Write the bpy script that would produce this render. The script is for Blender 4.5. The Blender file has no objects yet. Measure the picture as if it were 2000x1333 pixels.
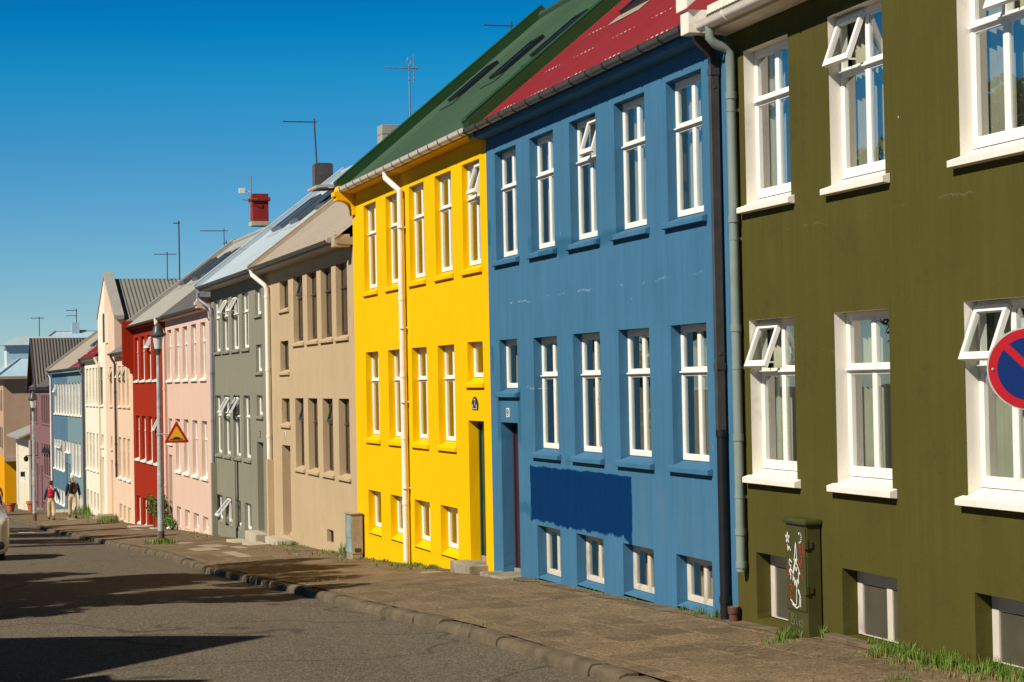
import bpy, bmesh, math, random
import numpy as np
from mathutils import Vector, Matrix
random.seed(7)
R = math.radians
sc = bpy.context.scene
col = sc.collection

# ------------------------------------------------------------------ camera
F_PX, CAM_Z = 4000.0, 2.5
yaw, pitch, roll = math.atan(1175/F_PX), math.atan(80/F_PX), 0.0195
fw = Vector((math.sin(yaw)*math.cos(pitch), math.cos(yaw)*math.cos(pitch), math.sin(pitch)))
r0 = Vector((math.cos(yaw), -math.sin(yaw), 0)); u0 = r0.cross(fw)
rt = r0*math.cos(roll) - u0*math.sin(roll); up = u0*math.cos(roll) + r0*math.sin(roll)
cd = bpy.data.cameras.new('camera'); cam = bpy.data.objects.new('camera', cd); col.objects.link(cam)
m = Matrix((rt, up, -fw)).transposed().to_4x4(); m.translation = (0, 0, CAM_Z)
cam.matrix_world = m
cd.sensor_width = 36; cd.lens = 36*F_PX/2000; cd.clip_end = 3000; cd.clip_start = .1
sc.camera = cam

# ------------------------------------------------------------------ light
SUN_EL, SUN_PHI = R(40), R(24)
sv = Vector((-math.cos(SUN_PHI)*math.cos(SUN_EL), -math.sin(SUN_PHI)*math.cos(SUN_EL), math.sin(SUN_EL)))
ld = bpy.data.lights.new('sun', 'SUN'); lo = bpy.data.objects.new('sun', ld); col.objects.link(lo)
lo.location = sv*60; lo.rotation_euler = (-sv).to_track_quat('-Z', 'Y').to_euler()
ld.energy = 5.0; ld.angle = R(.53); ld.color = (1, .95, .85)
w = bpy.data.worlds.new('World'); sc.world = w; w.use_nodes = True
nt = w.node_tree; nt.nodes.clear()
def wn(t, **k):
    n = nt.nodes.new(t)
    for a, b in k.items(): setattr(n, a, b)
    return n
sky = wn('ShaderNodeTexSky', sky_type='NISHITA', sun_disc=False, sun_elevation=SUN_EL,
         sun_rotation=math.atan2(sv.x, sv.y), altitude=1500, air_density=1.0, dust_density=.3, ozone_density=4.0)
tc = wn('ShaderNodeTexCoord'); sx = wn('ShaderNodeSeparateXYZ'); rp = wn('ShaderNodeValToRGB')
nt.links.new(tc.outputs['Generated'], sx.inputs[0]); nt.links.new(sx.outputs[2], rp.inputs[0])
SKY_RAMP = [(0, (.64, .75, .765)), (.04, (.455, .66, .765)), (.115, (.17, .585, .765)), (.149, (.047, .60, .785)), (.172, (.006, .52, .775)), (.21, (.002, .36, .62)), (.32, (.003, .08, .18)), (1, (.006, .018, .034))]
e = rp.color_ramp.elements
e[0].position, e[0].color = SKY_RAMP[0][0], (*SKY_RAMP[0][1], 1)
e[1].position, e[1].color = SKY_RAMP[-1][0], (*SKY_RAMP[-1][1], 1)
for p_, c_ in SKY_RAMP[1:-1]:
    q = e.new(p_); q.color = (*c_, 1)
mx = wn('ShaderNodeMix', data_type='RGBA', blend_type='MULTIPLY'); mx.inputs[0].default_value = 1
nt.links.new(sky.outputs[0], mx.inputs[6]); nt.links.new(rp.outputs[0], mx.inputs[7])
bg = wn('ShaderNodeBackground'); bg.inputs[1].default_value = .1
out = wn('ShaderNodeOutputWorld'); nt.links.new(mx.outputs[2], bg.inputs[0]); nt.links.new(bg.outputs[0], out.inputs[0])
vs = sc.view_settings; vs.view_transform = 'Standard'; vs.look = 'None'; vs.exposure = 0.22; vs.gamma = 1
sc.cycles.max_bounces = 6; sc.cycles.diffuse_bounces = 2; sc.cycles.transparent_max_bounces = 12; sc.cycles.caustics_reflective = False; sc.cycles.caustics_refractive = False

# ------------------------------------------------------------------ materials
class G:
    """small helper for node graphs"""
    def __init__(s, name):
        s.m = bpy.data.materials.new(name); s.m.use_nodes = True; s.t = s.m.node_tree
        s.b = s.t.nodes['Principled BSDF']; s.o = s.t.nodes['Material Output']; s._c = None
    def n(s, t, **k):
        x = s.t.nodes.new(t)
        for a, b in k.items(): setattr(x, a, b)
        return x
    def put(s, sock, v):
        if hasattr(v, 'is_output'): s.t.links.new(v, sock)
        elif isinstance(v, (tuple, list)) and len(v) == 3 and sock.type == 'RGBA': sock.default_value = (*v, 1)
        else: sock.default_value = v
    def co(s):
        if not s._c: s._c = s.n('ShaderNodeTexCoord').outputs['Object']
        return s._c
    def xyz(s):
        x = s.n('ShaderNodeSeparateXYZ'); s.put(x.inputs[0], s.co()); return x.outputs
    def mt(s, op, a, b=0, c=0, clamp=False):
        x = s.n('ShaderNodeMath', operation=op, use_clamp=clamp)
        s.put(x.inputs[0], a); s.put(x.inputs[1], b)
        if op in ('MULTIPLY_ADD', 'SMOOTH_MIN', 'COMPARE'): s.put(x.inputs[2], c)
        return x.outputs[0]
    def noise(s, scale, detail=3, rough=.55, stretch=None, dist=0, off=None):
        x = s.n('ShaderNodeTexNoise'); x.inputs['Scale'].default_value = scale; x.inputs['Detail'].default_value = detail
        x.inputs['Roughness'].default_value = rough; x.inputs['Distortion'].default_value = dist
        if stretch or off:
            mp = s.n('ShaderNodeMapping'); mp.inputs['Scale'].default_value = stretch or (1, 1, 1)
            if off: mp.inputs['Location'].default_value = off
            s.put(mp.inputs[0], s.co()); s.put(x.inputs[0], mp.outputs[0])
        else: s.put(x.inputs[0], s.co())
        return x.outputs['Fac']
    def rng(s, v, a, b, c=0., d=1.):
        x = s.n('ShaderNodeMapRange'); s.put(x.inputs[0], v)
        for i, q in enumerate((a, b, c, d)): x.inputs[i+1].default_value = q
        return x.outputs[0]
    def mix(s, f, a, b, mode='MIX'):
        x = s.n('ShaderNodeMix', data_type='RGBA', blend_type=mode); s.put(x.inputs[0], f); s.put(x.inputs[6], a); s.put(x.inputs[7], b)
        return x.outputs[2]
    def bump(s, h, strength=.3, dist=.01):
        x = s.n('ShaderNodeBump'); x.inputs['Strength'].default_value = strength; x.inputs['Distance'].default_value = dist
        s.put(x.inputs['Height'], h); s.put(s.b.inputs['Normal'], x.outputs[0])
    def fin(s, colour, rough=.7, metal=0., spec=.4):
        s.put(s.b.inputs['Base Color'], colour); s.put(s.b.inputs['Roughness'], rough); s.put(s.b.inputs['Metallic'], metal)
        s.put(s.b.inputs['Specular IOR Level'], spec); return s.m
    def rect(s, X, Z, x0, x1, z0, z1, soft=.02):
        a = s.mt('MULTIPLY', s.rng(X, x0-soft, x0+soft), s.rng(X, x1+soft, x1-soft))
        b = s.mt('MULTIPLY', s.rng(Z, z0-soft, z0+soft), s.rng(Z, z1+soft, z1-soft))
        return s.mt('MULTIPLY', a, b)

def mul(c, k): return tuple(x*k for x in c)
def paint(name, c, var=.12, rough=.55, scale=6, bump=.0):
    g = G(name); f = g.noise(scale, 4)
    if bump: g.bump(g.noise(90, 2), bump, .004)
    return g.fin(g.mix(g.rng(f, .3, .7), mul(c, 1-var), mul(c, 1+var)), rough)

def stucco(name, c, streak=.10, blot=.10, bump=.35, stain=None, cracks=0., crackc=None, patch=None, grain=70):
    g = G(name); X, Y, Z = g.xyz()
    cc = g.mix(g.rng(g.noise(.9, 5), .3, .7), mul(c, 1-blot), mul(c, 1+blot*.6))
    st = g.noise(9.0, 5, .65, (1, 1, .05), .3)
    cc = g.mix(g.rng(st, .35, .7), cc, g.mix(1, cc, mul((1, 1, 1), 1-streak*1.6), 'MULTIPLY'))
    st2 = g.noise(2.3, 3, .6, (1, 1, .1), off=(3, 1, 0))
    cc = g.mix(g.rng(st2, .55, .75), cc, g.mix(1, cc, (1+streak*.9, 1+streak*.8, 1+streak*.7), 'MULTIPLY'))
    if stain:   # dirt and splash marks of their own shape
        s1 = g.mt('MULTIPLY', g.rng(g.noise(1.7, 5, .65, off=(9, 4, 2)), .55, .72), g.rng(g.noise(14, 3), .35, .65))
        cc = g.mix(g.mt('MULTIPLY', s1, .55), cc, stain)
    if patch: cc = patch(g, X, Z, cc)
    if cracks:
        for (zc, amp, thr, sd) in ((.0, .16, .50, 1.0), (2.62, .05, .53, 5.0), (-1.2, .30, .56, 9.0)):
            wv = g.noise(1.9, 6, .75, (1, 0, 0), off=(sd, sd, 0)); zz = g.mt('MULTIPLY_ADD', wv, amp*2, zc+cracks-amp)
            d = g.mt('ABSOLUTE', g.mt('SUBTRACT', Z, zz))
            line = g.mt('MULTIPLY', g.rng(d, .009, .003), g.rng(g.noise(1.1, 3, .6, off=(sd*3, 0, 0)), thr, thr+.07))
            line = g.mt('MULTIPLY', line, g.rng(g.noise(13, 2), .40, .52))
            cc = g.mix(line, cc, crackc or mul(c, 2.2))
    ch = g.rng(g.noise(11, 2, .5, (1, 1, .55), off=(7, 0, 3)), .755, .775)     # small chips in the paint
    ch = g.mt('MULTIPLY', ch, g.rng(g.noise(1.3, 2, .5, off=(2, 8, 1)), .52, .62))
    cc = g.mix(ch, cc, (.62, .60, .55))
    h = g.mt('ADD', g.noise(grain, 3, .6), g.mt('MULTIPLY', g.noise(9, 3), 1.2))
    g.bump(h, bump, .006)
    return g.fin(cc, g.rng(st, .3, .7, .7, .85), spec=.06)

def blue_patch(g, X, Z, cc):
    rag = g.noise(5.5, 6, .75, (1, 1, .2), .4); rag2 = g.noise(1.6, 3, .6, off=(1, 0, 4))
    z = g.mt('MULTIPLY_ADD', g.mt('SUBTRACT', rag, .5), .15, Z); z = g.mt('MULTIPLY_ADD', g.mt('SUBTRACT', rag2, .5), .26, z)
    x = g.mt('MULTIPLY_ADD', g.mt('SUBTRACT', g.noise(2.0, 5, .65, (0, 0, 1)), .5), .22, X)
    # the big touch-up of darker paint between ground-floor and basement windows
    big = g.rect(x, z, 3.16, 7.25, .74, 1.62, .012)
    topz = g.mt('MULTIPLY_ADD', g.mt('SUBTRACT', g.noise(2.5, 3, .6, off=(6, 0, 0)), .5), .10, Z)
    big = g.mt('MULTIPLY', big, g.rng(topz, 1.475, 1.46))
    drip = g.mt('MULTIPLY', g.rect(X, Z, 3.18, 3.30, .60, .85, .015), 1)
    dab = g.mt('MAXIMUM', g.rect(x, z, 7.22, 7.78, .78, .92, .02), g.rect(x, z, 5.46, 5.62, 1.52, 1.62, .03))
    tone = g.mix(g.rng(g.noise(6, 4, .6, (1, 1, .15)), .3, .7), (.0005, .024, .093), (.001, .029, .108))
    cc = g.mix(g.mt('MAXIMUM', big, drip), cc, tone)
    # smaller teal touch-ups
    teal = (.026, .112, .19)
    t = dab
    for r_ in ((8.93, 9.06, 2.75, 3.12), (5.98, 6.5, 4.22, 4.42), (5.22, 5.95, 4.22, 4.44), (3.5, 4.22, 4.24, 4.40), (8.64, 8.80, 1.75, 2.4), (7.62, 7.78, 1.75, 2.5), (8.98, 9.12, 4.6, 4.95), (7.0, 7.12, 4.4, 4.6)):
        t = g.mt('MAXIMUM', t, g.rect(x, z, r_[0], r_[1], r_[2], r_[3], .03))
    cc = g.mix(g.mt('MULTIPLY', t, .85), cc, teal)
    worn = g.mt('MULTIPLY', g.rect(x, Z, .6, 3.1, .6, 1.4, .15), g.rng(g.noise(3, 4, .6, (1, 1, .3)), .4, .65))
    cc = g.mix(g.mt('MULTIPLY', worn, .35), cc, (.11, .17, .26))
    return cc

def two_tone(g, X, Z, cc):     # neighbours share one facade, the near half is greyer, with a patch of bare filler
    cc = g.mix(g.rng(X, 8.26, 8.24), cc, (.165, .25, .27))
    pz = g.mt('MULTIPLY_ADD', g.mt('SUBTRACT', g.noise(1.6, 5, .6), .5), .5, Z)
    return g.mix(g.mt('MULTIPLY', g.rect(X, pz, .4, 8.1, .55, .98, .12), .8), cc, (.5, .46, .36))

def plinth(g, X, Z, cc):
    f = g.mt('LESS_THAN', g.mt('MULTIPLY_ADD', X, .010, Z), -.27)
    return g.mix(f, cc, (.47, .34, .20))

def roofmat(name, c, dots=None, rowp=.62, dp=.17, drop=.46, var=.08, rough=.45, rust=None):
    g = G(name); X, Y, Z = g.xyz()
    cc = g.mix(g.rng(g.noise(.8, 5), .3, .7), mul(c, 1-var), mul(c, 1+var))
    cc = g.mix(g.rng(g.noise(4, 4, .6, (1.5, .25, .25)), .4, .75), cc, mul(c, 1-var*1.3))
    if rust: cc = g.mix(g.mt('MULTIPLY', g.rng(g.noise(1.1, 5, .7), .55, .75), .5), cc, rust)
    if dots:
        def cell(v, p):
            q = g.mt('FRACT', g.mt('DIVIDE', g.mt('ADD', v, 100), p)); return g.mt('MULTIPLY', g.mt('ABSOLUTE', g.mt('SUBTRACT', q, .5)), p)
        rr = g.mt('MULTIPLY_ADD', g.noise(.5, 1), .04, Z)
        d = g.mt('SQRT', g.mt('ADD', g.mt('POWER', cell(X, dp), 2), g.mt('POWER', g.mt('MULTIPLY', cell(Z, rowp), 1.5), 2)))
        k = g.mt('MULTIPLY', g.rng(d, .020, .012), g.rng(g.noise(2.3, 2), drop-.03, drop+.03))
        cc = g.mix(k, cc, dots)
    return g.fin(cc, rough, spec=.4)

def asphalt(name, c):
    g = G(name)
    cc = g.mix(g.rng(g.noise(.35, 4), .3, .7), mul(c, .86), mul(c, 1.1))
    cc = g.mix(g.rng(g.noise(.6, 3, .5, (3.2, .12, 1)), .45, .75), cc, mul(c, 1.08))     # wheel tracks along the street
    v = g.n('ShaderNodeTexVoronoi', feature='F1'); v.inputs['Scale'].default_value = 80; g.put(v.inputs[0], g.co())
    sp = g.n('ShaderNodeSeparateColor'); g.put(sp.inputs[0], v.outputs['Color'])
    cc = g.mix(g.rng(sp.outputs[0], .62, 1.0), cc, mul(c, 2.9)); cc = g.mix(g.rng(sp.outputs[1], .6, .95), cc, mul(c, .28))
    # repaired strips and tar seams
    s1 = g.mt('ABSOLUTE', g.mt('SUBTRACT', g.noise(.22, 3, .5, off=(4, 2, 0)), .5))
    cc = g.mix(g.mt('MULTIPLY', g.rng(s1, .006, .002), .7), cc, mul(c, .4))
    g.bump(g.mt('ADD', v.outputs['Distance'], g.noise(120, 2)), .5, .008)
    return g.fin(cc, .85, spec=.25)

def paving(name, c):
    g = G(name)
    mp = g.n('ShaderNodeMapping'); mp.inputs['Rotation'].default_value = (0, 0, R(90)); g.put(mp.inputs[0], g.co())
    nz = g.n('ShaderNodeTexNoise'); nz.inputs['Scale'].default_value = 1.3; g.put(nz.inputs[0], g.co())
    wv = g.n('ShaderNodeVectorMath', operation='MULTIPLY_ADD'); g.put(wv.inputs[0], nz.outputs['Color']); wv.inputs[1].default_value = (.10, .10, 0); g.put(wv.inputs[2], mp.outputs[0])
    br = g.n('ShaderNodeTexBrick'); g.put(br.inputs[0], wv.outputs[0]); br.inputs['Scale'].default_value = 1
    br.inputs['Brick Width'].default_value = .62; br.inputs['Row Height'].default_value = .46; br.inputs['Mortar Size'].default_value = .012; br.inputs['Mortar Smooth'].default_value = .4
    br.inputs['Color1'].default_value = (0, 0, 0, 1); br.inputs['Color2'].default_value = (1, 1, 1, 1); br.inputs['Mortar'].default_value = (.5, .5, .5, 1)
    sp = g.n('ShaderNodeSeparateColor'); g.put(sp.inputs[0], br.outputs['Color'])
    cc = g.mix(sp.outputs[0], mul(c, .74), mul(c, 1.22))
    cc = g.mix(g.rng(g.noise(.7, 5, .6), .35, .7), g.mix(1, cc, (.84, .84, .86), 'MULTIPLY'), cc)
    cc = g.mix(g.rng(g.noise(3.2, 5, .65), .52, .75), cc, mul(c, 1.5))
    cc = g.mix(g.mt('MULTIPLY', br.outputs['Fac'], g.rng(g.noise(1.5, 2), .35, .6)), cc, mul(c, 1.6))
    v = g.n('ShaderNodeTexVoronoi', feature='F1'); v.inputs['Scale'].default_value = 60; g.put(v.inputs[0], g.co())
    s2 = g.n('ShaderNodeSeparateColor'); g.put(s2.inputs[0], v.outputs['Color'])
    cc = g.mix(g.rng(s2.outputs[0], .5, 1), cc, g.mix(1, cc, (1.8, 1.75, 1.65), 'MULTIPLY')); cc = g.mix(g.rng(s2.outputs[1], .7, .95), cc, mul(c, .42))
    h = g.mt('SUBTRACT', g.mt('MULTIPLY', g.noise(35, 4), .6), g.mt('MULTIPLY', br.outputs['Fac'], .8))
    g.bump(g.mt('ADD', h, g.mt('MULTIPLY', sp.outputs[0], .5)), .5, .012)
    return g.fin(cc, .88, spec=.2)

def concrete(name, c, var=.25, moss=None):
    g = G(name); cc = g.mix(g.rng(g.noise(3, 6, .65), .3, .72), mul(c, 1-var), mul(c, 1+var))
    cc = g.mix(g.rng(g.noise(40, 3), .55, .75), cc, mul(c, .7))
    if moss: cc = g.mix(g.mt('MULTIPLY', g.rng(g.noise(2.1, 4, .6, off=(3, 3, 3)), .5, .65), .7), cc, moss)
    g.bump(g.mt('ADD', g.noise(12, 5), g.noise(70, 2)), .5, .012)
    return g.fin(cc, .9, spec=.2)

def glassmat(name, tint=(.86, .90, .88)):
    g = G(name); g.t.nodes.remove(g.b)
    tr = g.n('ShaderNodeBsdfTransparent'); tr.inputs[0].default_value = (*tint, 1)
    gl = g.n('ShaderNodeBsdfGlossy'); gl.inputs['Roughness'].default_value = .0; gl.inputs[0].default_value = (1, 1, 1, 1)
    wv = g.n('ShaderNodeBump'); wv.inputs['Strength'].default_value = .05; wv.inputs['Distance'].default_value = .02
    g.put(wv.inputs['Height'], g.noise(1.6, 1)); g.put(gl.inputs['Normal'], wv.outputs[0])
    fr = g.n('ShaderNodeFresnel'); fr.inputs[0].default_value = 1.5
    ms = g.n('ShaderNodeMixShader'); g.put(ms.inputs[0], g.mt('MULTIPLY', fr.outputs[0], .40, clamp=True)); g.put(ms.inputs[1], tr.outputs[0]); g.put(ms.inputs[2], gl.outputs[0])
    g.put(g.o.inputs[0], ms.outputs[0]); return g.m

def woodpaint(name, c, bare=(.30, .22, .14), wear=.5):
    g = G(name); n1 = g.noise(7, 5, .7, (1, 1, .35)); n2 = g.noise(1.1, 2, off=(5, 2, 8))
    k = g.mt('MULTIPLY', g.rng(n1, .66-.06*wear, .70), g.rng(n2, .5, .6))
    cc = g.mix(g.rng(g.noise(5, 3), .3, .7), mul(c, .93), mul(c, 1.03))
    cc = g.mix(k, cc, bare); return g.fin(cc, .45, spec=.4)

M = {}
M['green'] = stucco('olive green stucco', (.086, .075, .0175), .08, .10, .4, stain=(.05, .042, .016), cracks=3.75, crackc=(.12, .11, .05))
M['blue'] = stucco('blue stucco', (.056, .165, .278), .08, .09, .35, cracks=3.72, crackc=(.30, .40, .47), patch=blue_patch)
M['yellow'] = stucco('yellow stucco', (.86, .47, .001), .015, .03, .22)
M['beige'] = stucco('beige stucco', (.50, .365, .215), .04, .06, .4, stain=(.35, .25, .14), patch=plinth, grain=55)
M['gray'] = stucco('grey stucco', (.24, .225, .165), .04, .06, .3)
M['pink'] = stucco('pale pink stucco', (.68, .465, .36), .04, .05, .3)
M['red'] = stucco('brick red stucco', (.317, .0245, .008), .03, .07, .3)
M['peach'] = stucco('peach stucco', (.74, .52, .37), .04, .05, .3)
M['white'] = stucco('cream stucco', (.80, .73, .58), .05, .06, .3, stain=(.35, .26, .14))
M['ltblue'] = stucco('slate blue stucco', (.088, .165, .235), .05, .06, .3, patch=two_tone)
M['purple'] = stucco('mauve stucco', (.22, .118, .118), .05, .06, .3)
M['brownpink'] = stucco('rough brown stucco', (.49, .32, .215), .04, .10, .9, grain=4)
M['orange'] = stucco('orange stucco', (.75, .33, .005), .03, .04, .2)
M['palewall'] = stucco('off white stucco', (.70, .66, .52), .05, .05, .3)
M['whitetrim'] = stucco('white masonry paint', (.80, .73, .63), .04, .04, .25, stain=(.5, .42, .32))
M['wood'] = woodpaint('white painted wood', (.84, .80, .72))
M['woodworn'] = woodpaint('flaking white painted wood', (.62, .55, .45), (.20, .14, .085), 3.0)
M['upvc'] = paint('white frame', (.85, .82, .76), .03, .35)
M['brownwood'] = woodpaint('dark brown stained wood', (.055, .032, .022), (.12, .07, .04))
M['darkwood'] = paint('dark window frame', (.05, .035, .04), .2)
M['creamwood'] = paint('cream frame', (.80, .68, .48), .05)
M['glass'] = glassmat('window glass')
M['frosted'] = paint('milky painted pane', (.075, .068, .047), .15, .25, 3)
M['curtain'] = paint('cream curtain', (.34, .31, .22), .10, .9)
M['curtain_green'] = paint('pale green blind', (.36, .36, .25), .10, .9)
M['curtain_dim'] = paint('dim olive net', (.14, .13, .085), .15, .9)
M['curtain_warm'] = paint('ochre curtain', (.40, .27, .11), .12, .9)
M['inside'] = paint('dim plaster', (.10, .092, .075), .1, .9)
M['roof_red'] = roofmat('red roof sheet', (.205, .017, .022), (.72, .62, .56), .55, .16, .38)
M['roof_green'] = roofmat('green roof sheet', (.040, .080, .044), (.018, .036, .02), .5, .2, .36)
M['verge_green'] = paint('dark green flashing', (.022, .066, .018), .12, .35, 2)
M['roof_beige'] = roofmat('beige roof sheet', (.38, .31, .235), (.15, .11, .08), .55, .16, .42)
M['roof_pale'] = roofmat('pale grey blue roof sheet', (.41, .475, .515), (.24, .28, .31), .6, .2, .45)
M['roof_grey'] = roofmat('light grey roof sheet', (.36, .345, .29), None, rust=(.25, .2, .15))
M['roof_dark'] = roofmat('weathered dark grey roof sheet', (.11, .105, .095), None, var=.18, rust=(.16, .11, .08))
M['roof_rib'] = roofmat('grey ribbed roof sheet', (.20, .195, .165), None)
M['roof_brown'] = roofmat('brown ribbed roof sheet', (.085, .072, .06), None)
M['roof_ltblue'] = roofmat('light blue roof sheet', (.38, .52, .60), None)
M['verge_grey'] = concrete('grey coping', (.33, .31, .27), .12)
M['verge_beige'] = paint('beige flashing', (.42, .34, .25), .08)
M['soffit'] = paint('soffit board', (.30, .26, .2), .1)
M['dark'] = paint('black plastic', (.012, .012, .013), .15, .4)
M['gutter_grey'] = paint('dark grey gutter', (.075, .075, .08), .2, .35)
M['gutter_brown'] = paint('brown grey downpipe', (.060, .052, .048), .2, .3)
M['gutter_white'] = paint('white gutter', (.80, .70, .60), .06, .35)
M['pipe_green'] = paint('grey green downpipe', (.21, .25, .215), .08, .35)
M['pipe_grey'] = paint('blue grey downpipe', (.19, .20, .24), .08, .35)
M['metal'] = paint('galvanised steel', (.36, .37, .37), .25, .45, 9)
M['aerial'] = paint('dull aluminium', (.22, .20, .18), .2, .5)
M['aerial_dark'] = paint('dark aerial steel', (.05, .045, .045), .2, .5)
M['concrete'] = concrete('worn concrete', (.31, .26, .185), .25, (.16, .14, .06))
M['conc_pale'] = concrete('pale concrete', (.47, .40, .29), .2)
M['conc_dark'] = concrete('dark render', (.10, .092, .085), .25)
M['kerb'] = concrete('kerb stone', (.125, .095, .058), .4)
M['road'] = asphalt('street asphalt', (.117, .092, .060))
M['pave'] = paving('pavement slabs', (.161, .113, .062))
M['slab'] = concrete('replaced pale slab', (.33, .27, .175), .15)
M['dirt'] = concrete('dirt and gravel', (.155, .115, .068), .45)
M['ground'] = concrete('far ground', (.10, .09, .06), .2)
M['cab_green'] = paint('olive cabinet paint', (.056, .054, .014), .12, .4, 4)
M['cab_grey'] = concrete('stained grey cabinet', (.36, .30, .20), .3)
M['cab_face'] = concrete('scraped turquoise cabinet paint', (.27, .31, .27), .45, (.20, .36, .35))
M['white_spray'] = paint('white spray paint', (.82, .80, .74), .05, .6)
M['grey_spray'] = paint('grey spray paint', (.22, .23, .16), .1, .6)
M['red_spray'] = paint('red spray paint', (.36, .02, .02), .2, .6)
M['door_green'] = paint('dark green door', (.004, .040, .024), .1, .3)
M['door_red'] = paint('dark red door', (.050, .016, .018), .1, .3)
M['door_brown'] = woodpaint('brown door', (.20, .065, .016), (.1, .05, .02))
M['door_grey'] = paint('grey door', (.10, .095, .085), .1)
M['plaque'] = paint('enamel plate', (.75, .70, .62), .05, .3)
M['plaque_dark'] = paint('dark cast plate', (.02, .018, .014), .2, .35)
M['ink'] = paint('blue black numeral', (.03, .03, .09), .1)
M['brick_red'] = paint('red painted chimney', (.27, .018, .012), .15, .6, 4)
M['blueglass'] = paint('roof window glass', (.02, .05, .14), .1, .04)
M['sign_red'] = paint('sign red', (.46, .008, .014), .04, .35)
M['sign_yellow'] = paint('sign yellow', (.85, .42, .01), .04, .35)
M['sign_blue'] = paint('sign blue', (.004, .022, .125), .06, .3)
M['sign_black'] = paint('sign black', (.012, .011, .01), .1, .35)
M['sign_rim'] = paint('grey sign rim', (.42, .46, .40), .1, .4)
M['lamp_cap'] = paint('dark lantern cap', (.055, .062, .058), .15, .4)
M['lamp_glass'] = paint('milky lantern glass', (.56, .56, .55), .05, .2)
M['terracotta'] = paint('terracotta', (.42, .13, .045), .15, .7)
M['clay'] = paint('brown clay pipe', (.115, .046, .024), .25, .6, 14)
M['soil'] = paint('soil', (.04, .03, .02), .3, .9)
M['car'] = paint('pale car paint', (.55, .53, .45), .02, .2)
M['chrome'] = paint('lamp glass', (.5, .5, .5), .05, .08)
M['rubber'] = paint('tyre rubber', (.015, .015, .015), .1, .8)
M['carglass'] = paint('car glass', (.01, .012, .012), .1, .05)
M['roadpaint'] = paint('worn road paint', (.55, .53, .48), .2, .8)
M['litter'] = paint('white paper', (.75, .78, .82), .05, .8)
for nm, c in dict(skin=(.50, .30, .20), navy=(.012, .026, .085), black_cloth=(.010, .010, .016), khaki=(.52, .40, .22), olive=(.085, .062, .022), denim=(.02, .035, .11),
                  red_bag=(.42, .008, .018), grey_bag=(.042, .034, .026), hair_dark=(.045, .022, .014), cap=(.62, .54, .40), shoe=(.03, .022, .018), beige_cloth=(.50, .40, .30)).items():
    M[nm] = paint(nm.replace('_', ' '), c, .18, .8, 12)
def leafmat(name, a, b):
    g = G(name); oi = g.n('ShaderNodeObjectInfo'); 
    cc = g.mix(g.rng(g.noise(2.2, 3), .35, .65), a, b); cc = g.mix(g.rng(g.noise(11, 2), .45, .7), cc, mul(b, 1.35))
    return g.fin(cc, .6, spec=.3)
M['leaf'] = leafmat('leaves', (.035, .085, .012), (.075, .16, .02))
M['shrubleaf'] = leafmat('shrub leaves', (.03, .085, .01), (.09, .15, .02))
M['grass'] = leafmat('grass blades', (.05, .11, .008), (.105, .185, .018))
M['drygrass'] = leafmat('dry grass blades', (.17, .125, .04), (.24, .175, .07))
M['bark'] = paint('bark', (.09, .065, .045), .3, .9)

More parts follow.
